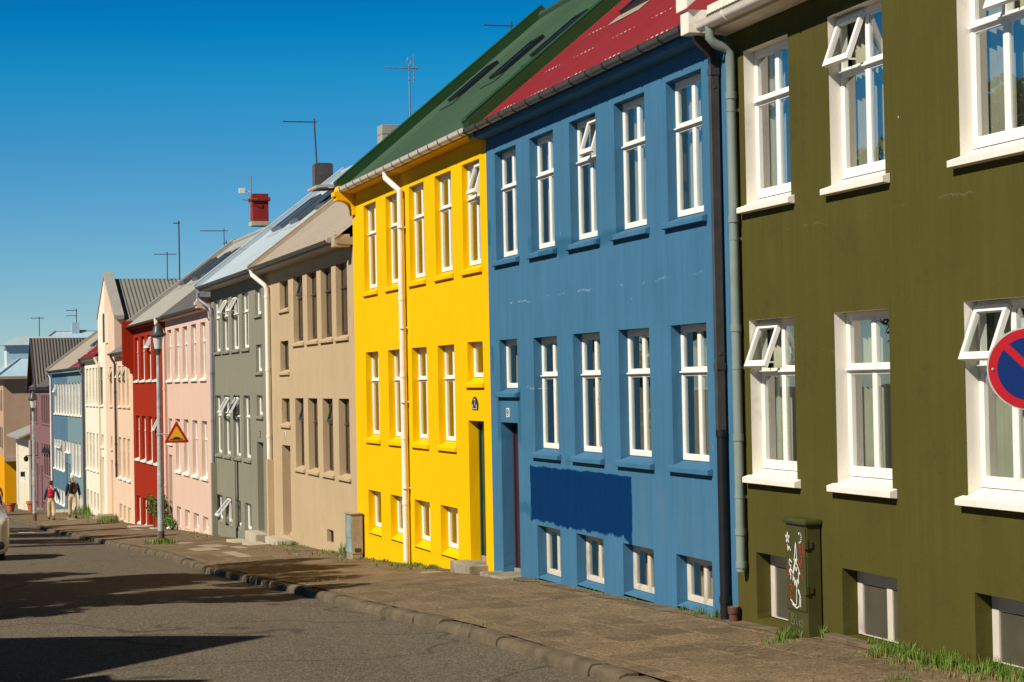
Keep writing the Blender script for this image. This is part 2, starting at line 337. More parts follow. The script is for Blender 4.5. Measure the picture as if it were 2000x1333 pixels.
# ------------------------------------------------------------------ mesh helpers
class MB:
    def __init__(s): s.v = []; s.f = []; s.mi = []
    def add(s, vs, fs, mi=0):
        o = len(s.v); s.v += [tuple(q) for q in vs]
        for f in fs: s.f.append(tuple(i+o for i in f)); s.mi.append(mi)
    def quad(s, a, b, c, d, mi=0): s.add([a, b, c, d], [(0, 1, 2, 3)], mi)
    def box(s, x0, x1, y0, y1, z0, z1, mi=0, T=None):
        vs = [(x, y, z) for x in (x0, x1) for y in (y0, y1) for z in (z0, z1)]
        if T: vs = [T(*q) for q in vs]
        s.add(vs, [(0, 1, 3, 2), (4, 6, 7, 5), (0, 4, 5, 1), (2, 3, 7, 6), (0, 2, 6, 4), (1, 5, 7, 3)], mi)
    def prism(s, prof, a, b, mi=0, axis='x'):
        """closed profile [(o,z)...] swept along the facade from a to b"""
        n = len(prof)
        P = lambda t, q: (t, q[0], q[1]) if axis == 'x' else ((q[0], t, q[1]) if axis == 'y' else (q[0], q[1], t))
        s.add([P(a, q) for q in prof]+[P(b, q) for q in prof], [(i, (i+1) % n, n+(i+1) % n, n+i) for i in range(n)]+[tuple(range(n)), tuple(range(2*n-1, n-1, -1))], mi)
    def tube(s, pts, r, n=8, mi=0, square=False, caps=True):
        pts = [Vector(p) for p in pts]; rs = r if isinstance(r, (list, tuple)) else [r]*len(pts)
        rings = []; prev = None
        for i, p in enumerate(pts):
            d = (pts[min(i+1, len(pts)-1)]-pts[max(i-1, 0)]).normalized()
            a = Vector((0, 0, 1)) if abs(d.z) < .9 else Vector((1, 0, 0))
            if prev is None: u = d.cross(a).normalized()
            else: u = (prev - d*prev.dot(d)).normalized()
            prev = u; v = d.cross(u); ring = []
            for k in range(n):
                t = 2*math.pi*(k+(.5 if square else 0))/n; ring.append(p+(u*math.cos(t)+v*math.sin(t))*rs[i])
            rings.append(ring)
        vs = [q for rg in rings for q in rg]; fs = []
        for i in range(len(pts)-1):
            for k in range(n): fs.append((i*n+k, i*n+(k+1) % n, (i+1)*n+(k+1) % n, (i+1)*n+k))
        if caps: fs += [tuple(range(n-1, -1, -1)), tuple(range((len(pts)-1)*n, len(pts)*n))]
        s.add(vs, fs, mi)
    def lathe(s, prof, c=(0, 0, 0), n=20, mi=0):
        vs = []; fs = []
        for r, z in prof:
            for k in range(n):
                t = 2*math.pi*k/n; vs.append((c[0]+r*math.cos(t), c[1]+r*math.sin(t), c[2]+z))
        for i in range(len(prof)-1):
            for k in range(n): fs.append((i*n+k, i*n+(k+1) % n, (i+1)*n+(k+1) % n, (i+1)*n+k))
        fs += [tuple(range(n-1, -1, -1)), tuple(range((len(prof)-1)*n, len(prof)*n))]
        s.add(vs, fs, mi)
    def ball(s, c, rx, ry, rz, n=14, k=9, mi=0):
        vs = []; fs = []
        for i in range(k+1):
            t = math.pi*i/k
            for j in range(n):
                a = 2*math.pi*j/n; vs.append((c[0]+rx*math.sin(t)*math.cos(a), c[1]+ry*math.sin(t)*math.sin(a), c[2]+rz*math.cos(t)))
        for i in range(k):
            for j in range(n): fs.append((i*n+j, (i+1)*n+j, (i+1)*n+(j+1) % n, i*n+(j+1) % n))
        s.add(vs, fs, mi)
    def build(s, name, mats, parent=None, smooth=False, bevel=0, dz=0., recalc=True):
        me = bpy.data.meshes.new(name)
        vs = [(x, y, z-dz) for x, y, z in s.v] if dz else s.v
        me.from_pydata(vs, [], s.f)
        if not isinstance(mats, (list, tuple)): mats = [mats]
        for q in mats: me.materials.append(q)
        if len(mats) > 1: me.polygons.foreach_set('material_index', s.mi)
        if recalc or bevel:
            bm = bmesh.new(); bm.from_mesh(me)
            if recalc: bmesh.ops.recalc_face_normals(bm, faces=bm.faces)
            if bevel:
                ed = [q for q in bm.edges if len(q.link_faces) == 2 and q.calc_face_angle(0) > .6]
                bmesh.ops.bevel(bm, geom=ed, offset=bevel, segments=2, affect='EDGES', profile=.6)
            bm.to_mesh(me); bm.free()
        if smooth:
            me.polygons.foreach_set('use_smooth', [True]*len(me.polygons))
            if smooth != 2: me.set_sharp_from_angle(angle=R(40))
        me.update()
        o = bpy.data.objects.new(name, me); col.objects.link(o)
        if parent: o.parent = parent
        return o

def empty(name, loc=(0, 0, 0), rz=0.):
    o = bpy.data.objects.new(name, None); o.location = loc; o.rotation_euler = (0, 0, rz); o.empty_display_size = .3; col.objects.link(o); return o
def tag(o, label, cat, group=None):
    o['label'] = label; o['category'] = cat
    if group: o['group'] = group
    return o
def structure(o): o['kind'] = 'structure'; return o
def stuff(o, label=None, cat=None):
    o['kind'] = 'stuff'
    if label: o['label'] = label; o['category'] = cat
    return o

# ------------------------------------------------------------------ lie of the land
GP = [(-80, 3.2), (0, .68), (10, .33), (15.8, .14), (19.7, .015), (26.4, -.17), (28.7, -.27), (31.4, -.43), (38, -.755), (44.7, -.98), (48.4, -1.17), (57, -1.6), (64.5, -1.9), (76, -2.43), (80.75, -2.62),
      (94, -3.0), (111, -3.85), (128, -4.7), (150, -5.45), (200, -6), (1500, -6)]
gy = [a for a, b in GP]; gz = [b for a, b in GP]
def zg(Y): return float(np.interp(Y, gy, gz))
# house fronts: (origin x, y of near corner, length, turn in degrees)
FR = {'green': (8.06, 10.0, 9.44, 0), 'blue': (8.06, 19.44, 9.15, 0), 'yellow': (8.06, 28.59, 9.40, 0), 'beige': (8.06, 37.99, 9.76, .09), 'gray': (8.05, 47.74, 9.02, .35), 'pink': (7.99, 56.76, 9.74, .61),
      'red': (7.89, 66.50, 9.11, .81), 'peach': (7.76, 75.62, 9.05, 1.0), 'white': (7.60, 84.67, 8.46, 1.11), 'ltblue': (7.44, 93.13, 16.68, 1.26), 'purple': (7.07, 109.8, 14.35, 1.46)}
wy = [-80]+[v[1] for v in FR.values()]+[124.1, 400]; wx = [8.06]+[v[0] for v in FR.values()]+[6.71, 6.71]
def xw(Y): return float(np.interp(Y, wy, wx))
KP = [(-80, 5.6), (18, 5.6), (21, 5.62), (26, 5.22), (32, 5.25), (41, 5.2), (58, 5.16), (63, 4.95), (82, 4.62), (88, 4.3), (93, 3.6), (97, 2.4), (100, .6), (101.5, -1.5)]
ky = [a for a, b in KP]; kx = [b for a, b in KP]
def xk(Y): return float(np.interp(Y, ky, kx))

# road
mb = MB(); ys = [-80, -40, -20, -10]+[i*1.5 for i in range(-4, 108)]+[170, 200]
xs = [0, .12, .35, .65, .85, 1.0]
def zr(x, Y): 
    t = (x+1.4)/(xk(Y)+1.4) if Y < 100 else .5
    return zg(Y)-.165+.06*math.sin(math.pi*min(max(t, 0), 1))
nx = 14
for Y in ys:
    for i in range(nx+1):
        x = -9+(9.4+xk(Y) if Y < 101.5 else 25)*i/nx
        mb.v.append((x, Y, zr(x, Y)))
for j in range(len(ys)-1):
    for i in range(nx): mb.f.append((j*(nx+1)+i, j*(nx+1)+i+1, (j+1)*(nx+1)+i+1, (j+1)*(nx+1)+i)); mb.mi.append(0)
structure(mb.build('road', M['road'], smooth=2))
# pavement on the house side
mb = MB(); ys = [-80, -30, -10]+[i*1.0 for i in range(0, 101)]
def zp(x, Y):
    k = xk(Y); t = (x-k)/max(xw(Y)-k, .1); return zg(Y)-.055*(1-t)
n = 8
for Y in ys:
    k = xk(Y)+.13
    for i in range(n+1):
        x = k+(xw(Y)+.25-k)*i/n; mb.v.append((x, Y, zp(x, Y)+random.uniform(-.001, .001)))
for j in range(len(ys)-1):
    for i in range(n): mb.f.append((j*(n+1)+i, j*(n+1)+i+1, (j+1)*(n+1)+i+1, (j+1)*(n+1)+i)); mb.mi.append(0)
ys2 = [100, 105, 111, 118, 124, 128, 136, 150, 175]; b0 = len(mb.v)   # the square beyond the corner
for Y in ys2:
    for i in range(9): mb.v.append((-1.5+(xw(Y)+3.2+1.5)*i/8, Y, zg(Y)-.02*(1-i/8)))
for j in range(len(ys2)-1):
    for i in range(8): mb.f.append((b0+j*9+i, b0+j*9+i+1, b0+(j+1)*9+i+1, b0+(j+1)*9+i)); mb.mi.append(0)
structure(mb.build('pavement', M['pave'], smooth=2))
# kerb: worn stones of uneven length
mb = MB(); Y = -6.0
while Y < 101:
    L = random.uniform(.75, 1.3) if Y < 60 else 1.4
    Yb = Y+L-.014; dx = random.uniform(-.015, .015); dz = random.uniform(-.014, .014)
    def P(yy, a, z): return (xk(yy)+a+dx, yy, z+dz)
    prof = [(-.055, -.30), (-.045, -.062), (-.035, -.018), (-.004, .006), (.05, .012), (.145, .006), (.145, -.3)]
    k = 5; rows = []
    for i in range(k+1):
        yy = Y+(Yb-Y)*i/k; e_ = .012 if i in (0, k) else 0.0
        for a, z in prof: rows.append(P(yy, a+(e_ if a < 0 else 0)+random.uniform(-.006, .006), zg(yy)-.06+z-(e_ if z > -.05 else 0)+random.uniform(-.005, .005)))
    q = len(prof); fs = [(i*q+j, i*q+j+1, (i+1)*q+j+1, (i+1)*q+j) for i in range(k) for j in range(q-1)]
    fs += [tuple(range(q)), tuple(range(k*q+q-1, k*q-1, -1))]
    mb.add(rows, fs); Y += L
structure(mb.build('kerb', M['kerb'], smooth=1))
# far side pavement (to the left of the street)
mb = MB(); ys = [-80, -30, -10]+[i*4.0 for i in range(0, 24)]
for Y in ys:
    for x, z in ((-1.9, -.19), (-1.9, -.07), (-1.75, -.06), (-5.2, 0), (-60, .1)): mb.v.append((x, Y, zg(Y)+z))
for j in range(len(ys)-1):
    for i in (0, 1, 2, 3): mb.f.append((j*5+i, j*5+i+1, (j+1)*5+i+1, (j+1)*5+i)); mb.mi.append(0)
structure(mb.build('pavement', M['pave']))
# ground to the horizon
mb = MB(); ys = [-1500, -80, -40, 0]+[10*i for i in range(1, 21)]+[300, 1500]; xs = [-1500, -60, -8, 9, 60, 1500]
for Y in ys:
    for x in xs: mb.v.append((x, Y, zg(Y)-.55 if Y > -80 else 2.6))
for j in range(len(ys)-1):
    for i in range(5): mb.f.append((j*6+i, j*6+i+1, (j+1)*6+i+1, (j+1)*6+i)); mb.mi.append(0)
structure(mb.build('ground', M['ground'], smooth=2))
# replaced pale slabs, dirt line along the walls, road marks
def sheet(mb, pts, dz, fz): mb.add([(x, y, fz(x, y)+dz) for x, y in pts], [tuple(range(len(pts)))])
mb = MB()
for (x, y, wx_, wy_) in ((5.85, 44.2, .55, 2.0), (6.35, 46.2, .5, 2.2), (6.75, 44.2, .25, 1.6), (6.2, 40.6, .30, 2.6), (6.25, 50.5, .4, 1.3), (6.0, 54, .3, 2.2), (6.8, 66, .3, 3), (6.1, 85.6, .35, 2.4)):
    sheet(mb, [(x, y), (x+wx_, y), (x+wx_, y+wy_), (x, y+wy_)], .005, zp)
structure(mb.build('pavement_slabs', M['slab']))
mb = MB(); Y = 12.0
prev = None
while Y < 92:
    a = .10+.16*abs(math.sin(Y*1.7)+.6*math.sin(Y*4.1))*random.uniform(.5, 1); cur = [(xw(Y)+.05, Y), (xw(Y)-a, Y)]
    if prev: sheet(mb, [prev[0], prev[1], cur[1], cur[0]], .006, zp)
    prev = cur; Y += .35
structure(mb.build('dirt', M['dirt']))
mb = MB()
for (x, y) in ((3.6, 74.5), (4.1, 77.5)): sheet(mb, [(x, y), (x+.55, y), (x+.55, y+.9), (x, y+.9)], .006, zr)
structure(mb.build('road_marking', M['roadpaint']))

# ------------------------------------------------------------------ houses
class House:
    def __init__(s, key, label, E, ov, pitch, wall, roof, rev=None, lod=0):
        x, y, L, a = FR[key]; s.L = L; s.key = key; s.E, s.ov, s.pitch = E, ov, pitch; s.lod = lod
        s.zb = zg(y+L/2); s.root = empty('row_house', (x, y, s.zb), R(90+a)); tag(s.root, label, 'house', 'row houses along the street')
        s.wall, s.roofm, s.rev = wall, roof, rev; s.ops = []; s.z0 = zg(y+L)-.8
    def put(s, mb, name, mats, parent=None, **k): 
        return mb.build(name, mats, parent or s.root, dz=s.zb, **k)
    def zroof(s, o): return s.E+s.pitch*(s.ov-o)

def wall_mesh(h, top=None, ridge_o=-3.8):
    L = h.L; ops = h.ops; top = top or (h.E-.02); z0 = h.z0
    S = sorted(set([0, L]+[round(q, 4) for o in ops for q in o[:2]])); Z = sorted(set([z0, top]+[round(q, 4) for o in ops for q in o[2:4]]))
    mb = MB(); idx = {}
    def vt(s_, z_):
        k = (s_, z_)
        if k not in idx:
            j = .0035 if 0 < s_ < L and z0 < z_ < top else 0
            idx[k] = len(mb.v); mb.v.append((s_+random.uniform(-j, j), 0, z_+random.uniform(-j, j)))
        return idx[k]
    for a, b in zip(S, S[1:]):
        for c, d in zip(Z, Z[1:]):
            ms, mz = (a+b)/2, (c+d)/2
            if any(o[0] < ms < o[1] and o[2] < mz < o[3] for o in ops): continue
            mb.f.append((vt(a, c), vt(b, c), vt(b, d), vt(a, d))); mb.mi.append(0)
    for o in ops:
        a, b, c, d, dep = o[:5]; a, b, c, d = [round(q, 4) for q in (a, b, c, d)]; mi = o[5] if len(o) > 5 else 0
        zs = [q for q in Z if c <= q <= d]; ss = [q for q in S if a <= q <= b]
        def strip(pts):
            base = len(mb.v)
            for p_ in pts: mb.v.append((p_[0], -dep, p_[1]))
            for i in range(len(pts)-1):
                f0 = [mb.v[vt(*pts[i])], mb.v[vt(*pts[i+1])]]; k = len(mb.v); mb.v += f0
                mb.f.append((k, k+1, base+i+1, base+i)); mb.mi.append(mi)
        strip([(a, q) for q in zs]); strip([(b, q) for q in zs]); strip([(q, d) for q in ss]); strip([(q, c) for q in ss])
    B = 2*ridge_o
    for s_ in (0, L):
        mb.add([(s_, 0, z0), (s_, 0, top), (s_, ridge_o, h.zroof(ridge_o)-.06), (s_, B, top), (s_, B, z0)], [(0, 1, 2, 3, 4)])
    mb.quad((0, B, z0), (L, B, z0), (L, B, top), (0, B, top))
    return h.put(mb, 'wall', [h.wall, h.rev or h.wall], recalc=False)

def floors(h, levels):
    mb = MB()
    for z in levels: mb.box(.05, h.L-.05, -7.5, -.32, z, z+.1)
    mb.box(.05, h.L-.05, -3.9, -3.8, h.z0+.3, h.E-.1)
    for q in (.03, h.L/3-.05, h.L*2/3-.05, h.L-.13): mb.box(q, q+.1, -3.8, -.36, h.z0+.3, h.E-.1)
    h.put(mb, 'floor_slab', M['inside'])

def corr(mb, s0, s1, a, b, pitch, amp, mi=0, per=4):
    """corrugated sheet from lower edge a=(o,z) to upper edge b=(o,z)"""
    d = Vector((0, b[0]-a[0], b[1]-a[1])).normalized(); nrm = Vector((1, 0, 0)).cross(d); nrm = nrm if nrm.z > 0 else -nrm
    n = max(2, int((s1-s0)/pitch*per)); base = len(mb.v)
    for i in range(n+1):
        s_ = s0+(s1-s0)*i/n; k = amp*math.sin(2*math.pi*(s_-s0)/pitch)
        for q in (a, b): mb.v.append((s_, q[0]+nrm.y*k, q[1]+nrm.z*k))
    for i in range(n): mb.f.append((base+2*i, base+2*i+2, base+2*i+3, base+2*i+1)); mb.mi.append(mi)

def roof(h, ridge_o=-3.8, pitch=.076, amp=.009, s0=0, s1=None, cut=None):
    s1 = h.L if s1 is None else s1
    mb = MB(); lo_ = (h.ov+.03, h.zroof(h.ov+.03)); hi = (ridge_o, h.zroof(ridge_o))
    corr(mb, s0, s1, lo_, hi, pitch, amp)
    mb.quad((s0, ridge_o, hi[1]), (s1, ridge_o, hi[1]), (s1, 2*ridge_o-.2, lo_[1]), (s0, 2*ridge_o-.2, lo_[1]))
    mb.tube([(s0, ridge_o, hi[1]+.02), (s1, ridge_o, hi[1]+.02)], .09, 8)
    return h.put(mb, 'roof', h.roofm, smooth=1)

def verge(h, s, wdt, up_, mat, ridge_o=-3.8, o_lo=None, drop=.10):
    o_lo = h.ov+.12 if o_lo is None else o_lo
    mb = MB(); zl = h.zroof(o_lo); zh = h.zroof(ridge_o)
    k = up_*h.pitch/(1+h.pitch**2)**.5*.9
    prof = [(o_lo-k, zl-drop), (o_lo, zl+up_-.02), (ridge_o, zh+up_), (2*ridge_o-o_lo, zl+up_), (2*ridge_o-o_lo, zl-drop), (ridge_o, zh-drop)]
    mb.prism(prof, s-wdt/2, s+wdt/2)
    mb.prism([(o_lo+.012, zl+up_-.025), (o_lo+.012, zl+up_+.012), (ridge_o, zh+up_+.03), (ridge_o, zh+up_-.005)], s-wdt/2-.003, s+wdt/2+.003)
    return h.put(mb, 'verge', mat, bevel=.008)

def eaves(h, zs, mat, s0=0, s1=None, cove=False, edge=None):
    s1 = h.L if s1 is None else s1; mb = MB(); ov = h.ov; zt = h.zroof(ov)-.03
    if cove:
        prof = [(.002, zs-.16)]+[(.002+(ov-.03)*(1-math.cos(t)), zs-.10+.12*math.sin(t)) for t in [i*math.pi/2/6 for i in range(7)]]+[(ov-.01, zs+.02), (ov-.01, zt), (.002, zt+.02)]
    else: prof = [(.002, zs), (ov-.02, zs+.02), (ov, zs+.02), (ov, zt), (.002, zt+.04)]
    mb.prism(prof, s0, s1); return h.put(mb, 'eaves', mat)

def gutter(h, mat, s0=0, s1=None, r=.062, z=None, o=None, clips=.62, dark=None):
    s1 = h.L if s1 is None else s1; o = h.ov+.055 if o is None else o; z = h.E-.03 if z is None else z; mb = MB()
    arc = [(o+r*math.cos(t), z+r*math.sin(t)) for t in [math.pi+i*math.pi/9 for i in range(10)]]
    inn = [(o+(r-.009)*math.cos(t), z+(r-.009)*math.sin(t)) for t in [2*math.pi-i*math.pi/9 for i in range(10)]]
    mb.prism([(o-r, z+.012)]+arc+[(o+r+.008, z+.014)]+inn, s0, s1)
    q = s0+.25
    while clips and q < s1:
        a2 = [(o+(r+.009)*math.cos(t), z+(r+.009)*math.sin(t)) for t in [math.pi+i*math.pi/7 for i in range(8)]]
        mb.prism(a2+[(o+r+.004, z+.02), (o-r, z+.02)], q, q+.028, 1); q += clips
    return h.put(mb, 'gutter', [mat, dark or M['dark']], smooth=1)

def kneeler(h, s0, s1, zt, zb, out_, mat):
    """moulded bracket closing the eaves at a step between houses"""
    mb = MB(); H_ = zt-zb
    prof = [(.002, zb), (out_*.12, zb), (out_*.14, zb+H_*.18)]+[(out_*(.16+.52*(1-math.cos(t))), zb+H_*(.20+.30*math.sin(t))) for t in [i*math.pi/2/6 for i in range(7)]]
    prof += [(out_*.9, zb+H_*.5), (out_*.9, zb+H_*.64), (out_, zb+H_*.64), (out_, zb+H_*.80), (out_*.88, zb+H_*.82), (out_*.80, zt), (.002, zt)]
    mb.prism(prof, s0, s1); return h.put(mb, 'eaves_bracket', mat, bevel=.006)

def curtain(h, par, s0, s1, z0, z1, o, mat, fold=.11, amp=.022):
    mb = MB(); n = max(4, int((s1-s0)/fold*6)); ph = random.uniform(0, 6)
    for i in range(n+1):
        s_ = s0+(s1-s0)*i/n; k = amp*math.sin(2*math.pi*(s_-s0)/fold+ph+.6*math.sin(s_*9))
        mb.v += [(s_, o+k, z0), (s_, o+k*.7, z1)]
    for i in range(n): mb.f.append((2*i, 2*i+2, 2*i+3, 2*i+1)); mb.mi.append(0)
    return h.put(mb, 'curtain', mat, par, smooth=2, recalc=False)

def window(h, s0, s1, z0, z1, d=.10, mull=(.5,), trans=.345, fm='wood', sm=None, opened=(), cur='curtain', sill=True, rev=0, lip=.06, jw=.046, brail=.05, rise=.085, pane='glass', ext=.09, label=None, open_a=27, sillz=None, mw=.052, trail=.06, inner=True):
    h.ops.append((s0, s1, z0, z1, d+.07, rev))
    fm_ = M[fm]; zb = z0+rise; W = s1-s0; H = z1-zb; o1 = -d; o0 = -d-.06
    # cells
    cx = [s0+jw]; 
    for q in mull: cx += [s0+W*q-mw/2, s0+W*q+mw/2]
    cx.append(s1-jw); cols = [(cx[i], cx[i+1]) for i in range(0, len(cx), 2)]
    if trans: zt = z1-H*trans; rows = [(zb+brail, zt-.03), (zt+.03, z1-trail)]
    else: rows = [(zb+brail, z1-trail)]
    mb = MB()
    mb.box(s0, s0+jw, o0, o1, zb, z1); mb.box(s1-jw, s1, o0, o1, zb, z1)
    mb.box(s0+jw, s1-jw, o0, o1-.002, z1-trail, z1); mb.box(s0+jw, s1-jw, o0, o1+.004, zb, zb+brail)
    for i in range(len(cols)-1): mb.box(cols[i][1], cols[i+1][0], o0, o1-.003, zb+brail, z1-trail)
    if trans:
        for c in cols: mb.box(c[0], c[1], o0, o1+.003, rows[0][1], rows[1][0])
        if not h.lod: mb.box(s0+.01, s1-.01, o1+.003, o1+.028, rows[0][1]+.016, rows[0][1]+.034)
    pm = MB(); sash = []
    for i, c in enumerate(cols):
        for j, r_ in enumerate(rows):
            if (i, j) in opened: sash.append((c, r_)); continue
            if h.lod == 0 and inner:      # inner casement, one step back from the frame
                b = .020; a0, a1 = o0+.012, o1-.006
                mb.box(c[0], c[0]+b, a0, a1, r_[0], r_[1]); mb.box(c[1]-b, c[1], a0, a1, r_[0], r_[1])
                mb.box(c[0]+b, c[1]-b, a0, a1-.001, r_[1]-b, r_[1]); mb.box(c[0]+b, c[1]-b, a0, a1-.001, r_[0], r_[0]+b)
            pm.quad((c[0]+.005, o1-.016, r_[0]+.005), (c[1]-.005, o1-.016, r_[0]+.005), (c[1]-.005, o1-.016, r_[1]-.005), (c[0]+.005, o1-.016, r_[1]-.005))
    wdw = h.put(mb, 'window', fm_, recalc=False, bevel=.004 if h.lod == 0 else 0)
    if label: wdw['label'] = label
    if pm.v: h.put(pm, 'pane', M[pane], wdw, recalc=False)
    for c, r_ in sash:          # top-hung light propped open
        a = R(open_a); Hs = r_[1]-r_[0]+.03; ztop = r_[1]+.015
        def T(x, v, nn): return (x, o1+.012+v*math.sin(a)+nn*math.cos(a), ztop-v*math.cos(a)+nn*math.sin(a))
        sb = MB(); b = .05; x0, x1 = c[0]-.02, c[1]+.02
        for (xa, xb, va, vb) in ((x0, x0+b, 0, Hs), (x1-b, x1, 0, Hs), (x0+b, x1-b, 0, b), (x0+b, x1-b, Hs-b-.01, Hs)):
            sb.box(xa, xb, va, vb, -.02, .022, T=T)
        sb.box((x0+x1)/2-.008, (x0+x1)/2+.008, o1-.02, o1+.10, r_[0]+.05, r_[0]+.065)
        so = h.put(sb, 'sash', fm_, wdw)
        gp = MB(); gp.quad(T(x0+b, b, .002), T(x1-b, b, .002), T(x1-b, Hs-b, .002), T(x0+b, Hs-b, .002)); h.put(gp, 'pane', M[pane], wdw, recalc=False)
    if sill:
        zf = z0 if sillz is None else sillz
        sb = MB(); sb.prism([(-d-.03, zb+.002), (lip, zf+.012), (lip, zf-.042), (.002, zf-.05), (.002, zf-.02), (-d-.03, zf-.02)], s0+.002, s1-.002)
        if lip > .02:
            for (a, b) in ((s0-ext, s0+.002), (s1-.002, s1+ext)): sb.prism([(.002, zf+.02+rise*.15), (lip, zf+.012), (lip, zf-.042), (.002, zf-.05)], a, b)
        h.put(sb, 'window_sill', sm or h.wall, wdw, bevel=.004 if h.lod == 0 else 0)
    if cur and pane == 'glass':
        oc = o0-.09; k = random.choice((0, 1, 2)) if h.lod == 0 else 0
        if k == 0: curtain(h, wdw, s0-.05, s1+.05, zb-.05, z1+.02, oc, M[cur])
        else:
            f = .42 if k == 1 else .62
            curtain(h, wdw, s1-W*f, s1+.08, zb-.05, z1+.02, oc, M[cur])
            curtain(h, wdw, s0-.08, s0+W*.22, zb-.05, z1+.02, oc-.03, M[cur])
    return wdw

def door(h, s0, s1, z0, z1, d, mat, handle=None, plate=None, panels=True, name='door'):
    h.ops.append((s0, s1, z0, z1, d+.04, 0)); mb = MB(); o = -d
    mb.box(s0, s1, o-.07, o-.02, z0, z1)
    for (a, b) in ((s0, s0+.06), (s1-.06, s1)): mb.box(a, b, o-.02, o, z0, z1)
    mb.box(s0+.06, s1-.06, o-.02, o-.001, z1-.06, z1)
    if panels:
        for (a, b) in ((.15, .45), (.55, .9)):
            for (c, e_) in ((.14, .46), (.54, .86)):
                sa, sb = s0+(s1-s0)*c, s0+(s1-s0)*e_; za, zb = z0+(z1-z0)*a, z0+(z1-z0)*b
                mb.box(sa, sb, o-.02, o-.012, za, zb)
    dr = h.put(mb, name, mat)
    if handle:
        hb = MB(); x = handle; zc = z0+1.02; hb.tube([(x, o-.02, zc-.16), (x, o+.05, zc-.14), (x, o+.05, zc+.14), (x, o-.02, zc+.16)], .014, 6); h.put(hb, 'door_handle', M['dark'], dr)
    if plate:
        pb = MB(); pb.box(plate[0], plate[1], o-.02, o-.008, plate[2], plate[3]); pl = h.put(pb, 'letter_plate', M['metal'], dr)
    return dr

def steps(h, blocks, mat=None):
    mb = MB()
    for b in blocks: mb.box(*b)
    o = h.put(mb, 'doorstep', mat or M['concrete'], bevel=.015); return o

def downpipe(h, pts, r, mat, name='downpipe', square=False, collars=(), brackets=()):
    mb = MB(); mb.tube(pts, r*(1.3 if square else 1), 4 if square else 10, square=square)
    for (x, o, z) in collars: mb.tube([(x, o, z-.035), (x, o, z+.035)], (r*1.3 if square else r)*1.16, 4 if square else 10, square=square)
    for (x, o, z) in brackets: mb.box(x-r*.5, x+r*.5, 0.001, o, z-.014, z+.014); mb.tube([(x, o, z-.014), (x, o, z+.014)], r*1.08, 10)
    return h.put(mb, name, mat, smooth=1)

DIG = {'3': [[(0, .9), (.25, 1), (.75, 1), (1, .8), (.8, .55), (.4, .52)], [(.8, .55), (1, .25), (.75, 0), (.25, 0), (0, .1)]],
       '5': [[(.95, 1), (.1, 1), (.05, .55), (.6, .6), (1, .32), (.7, 0), (.2, 0), (0, .1)]],
       '7': [[(0, 1), (1, 1), (.35, 0)]], '9': [[(.95, .65), (.6, .45), (.15, .5), (0, .75), (.3, 1), (.75, 1), (1, .75), (.9, .3), (.5, 0), (.15, .05)]]}
def ribbon(mb, pts, wd, T, mi=0):
    for (a, b) in zip(pts, pts[1:]):
        a = Vector((*a, 0)); b = Vector((*b, 0)); d = (b-a)
        if d.length < 1e-6: continue
        d.normalize(); n_ = Vector((-d.y, d.x, 0))*wd/2; a2 = a-d*wd*.3; b2 = b+d*wd*.3
        mb.add([T(*q.xy) for q in (a2-n_, b2-n_, b2+n_, a2+n_)], [(0, 1, 2, 3)], mi)

def number(h, s_, z, txt, wd, hg, plate=True, ink='ink', stroke=.016):
    if plate:
        pb = MB(); pb.box(s_-wd/2, s_+wd/2, .002, .014, z-hg/2, z+hg/2); pl = h.put(pb, 'house_number', M['plaque'], bevel=.003)
    mb = MB(); k = .017 if plate else .006; g_ = .6 if plate else 1
    # the facade's s axis runs away to the left as seen from the street, so letters are mirrored in s
    for st in DIG[txt]: ribbon(mb, [(x*wd*g_, y*hg*g_) for x, y in st], stroke, lambda x, y: (s_+wd*g_/2-x, k, z-hg*g_/2+y))
    h.put(mb, 'numeral' if plate else 'house_number', M[ink], pl if plate else None, recalc=False)

def skylight(h, s0, s1, t0, t1, lift=.075, opened=0, frame='dark', apron=None):
    """roof window: t is distance up the slope from the eaves edge"""
    c = 1/(1+h.pitch**2)**.5; sp = h.pitch*c
    def T(x, t, n_): return (x, h.ov-t*c+n_*sp, h.E+t*sp+n_*c)
    mb = MB(); b = .09
    for (a0, a1, v0, v1) in ((s0, s0+b, t0, t1), (s1-b, s1, t0, t1), (s0+b, s1-b, t0, t0+b), (s0+b, s1-b, t1-b, t1)): mb.box(a0, a1, v0, v1, -.02, lift, T=T)
    o = h.put(mb, 'skylight', M[frame])
    mb = MB(); mb.box(s0-.12, s1+.12, t0-.22, t0, .012, .02, T=T); h.put(mb, 'skylight_apron', apron or h.roofm, o)
    gp = MB()
    if opened:
        a = R(opened); tm = (t0+t1)/2; hl = (t1-t0)/2
        def T2(x, v, n_): return T(x, tm+v*math.cos(a)+n_*math.sin(a), lift+.03-v*math.sin(a)+n_*math.cos(a))
        sb = MB()
        for (a0, a1, v0, v1) in ((s0, s0+b, -hl, hl), (s1-b, s1, -hl, hl), (s0+b, s1-b, -hl, -hl+b), (s0+b, s1-b, hl-b, hl)): sb.box(a0, a1, v0, v1, -.03, .03, T=T2)
        h.put(sb, 'sash', M['verge_beige'], o)
        gp.quad(T2(s0+b, -hl+b, 0), T2(s1-b, -hl+b, 0), T2(s1-b, hl-b, 0), T2(s0+b, hl-b, 0))
    else: gp.quad(T(s0+b, t0+b, lift-.02), T(s1-b, t0+b, lift-.02), T(s1-b, t1-b, lift-.02), T(s0+b, t1-b, lift-.02))
    h.put(gp, 'pane', M['blueglass'], o, recalc=False)
    return o

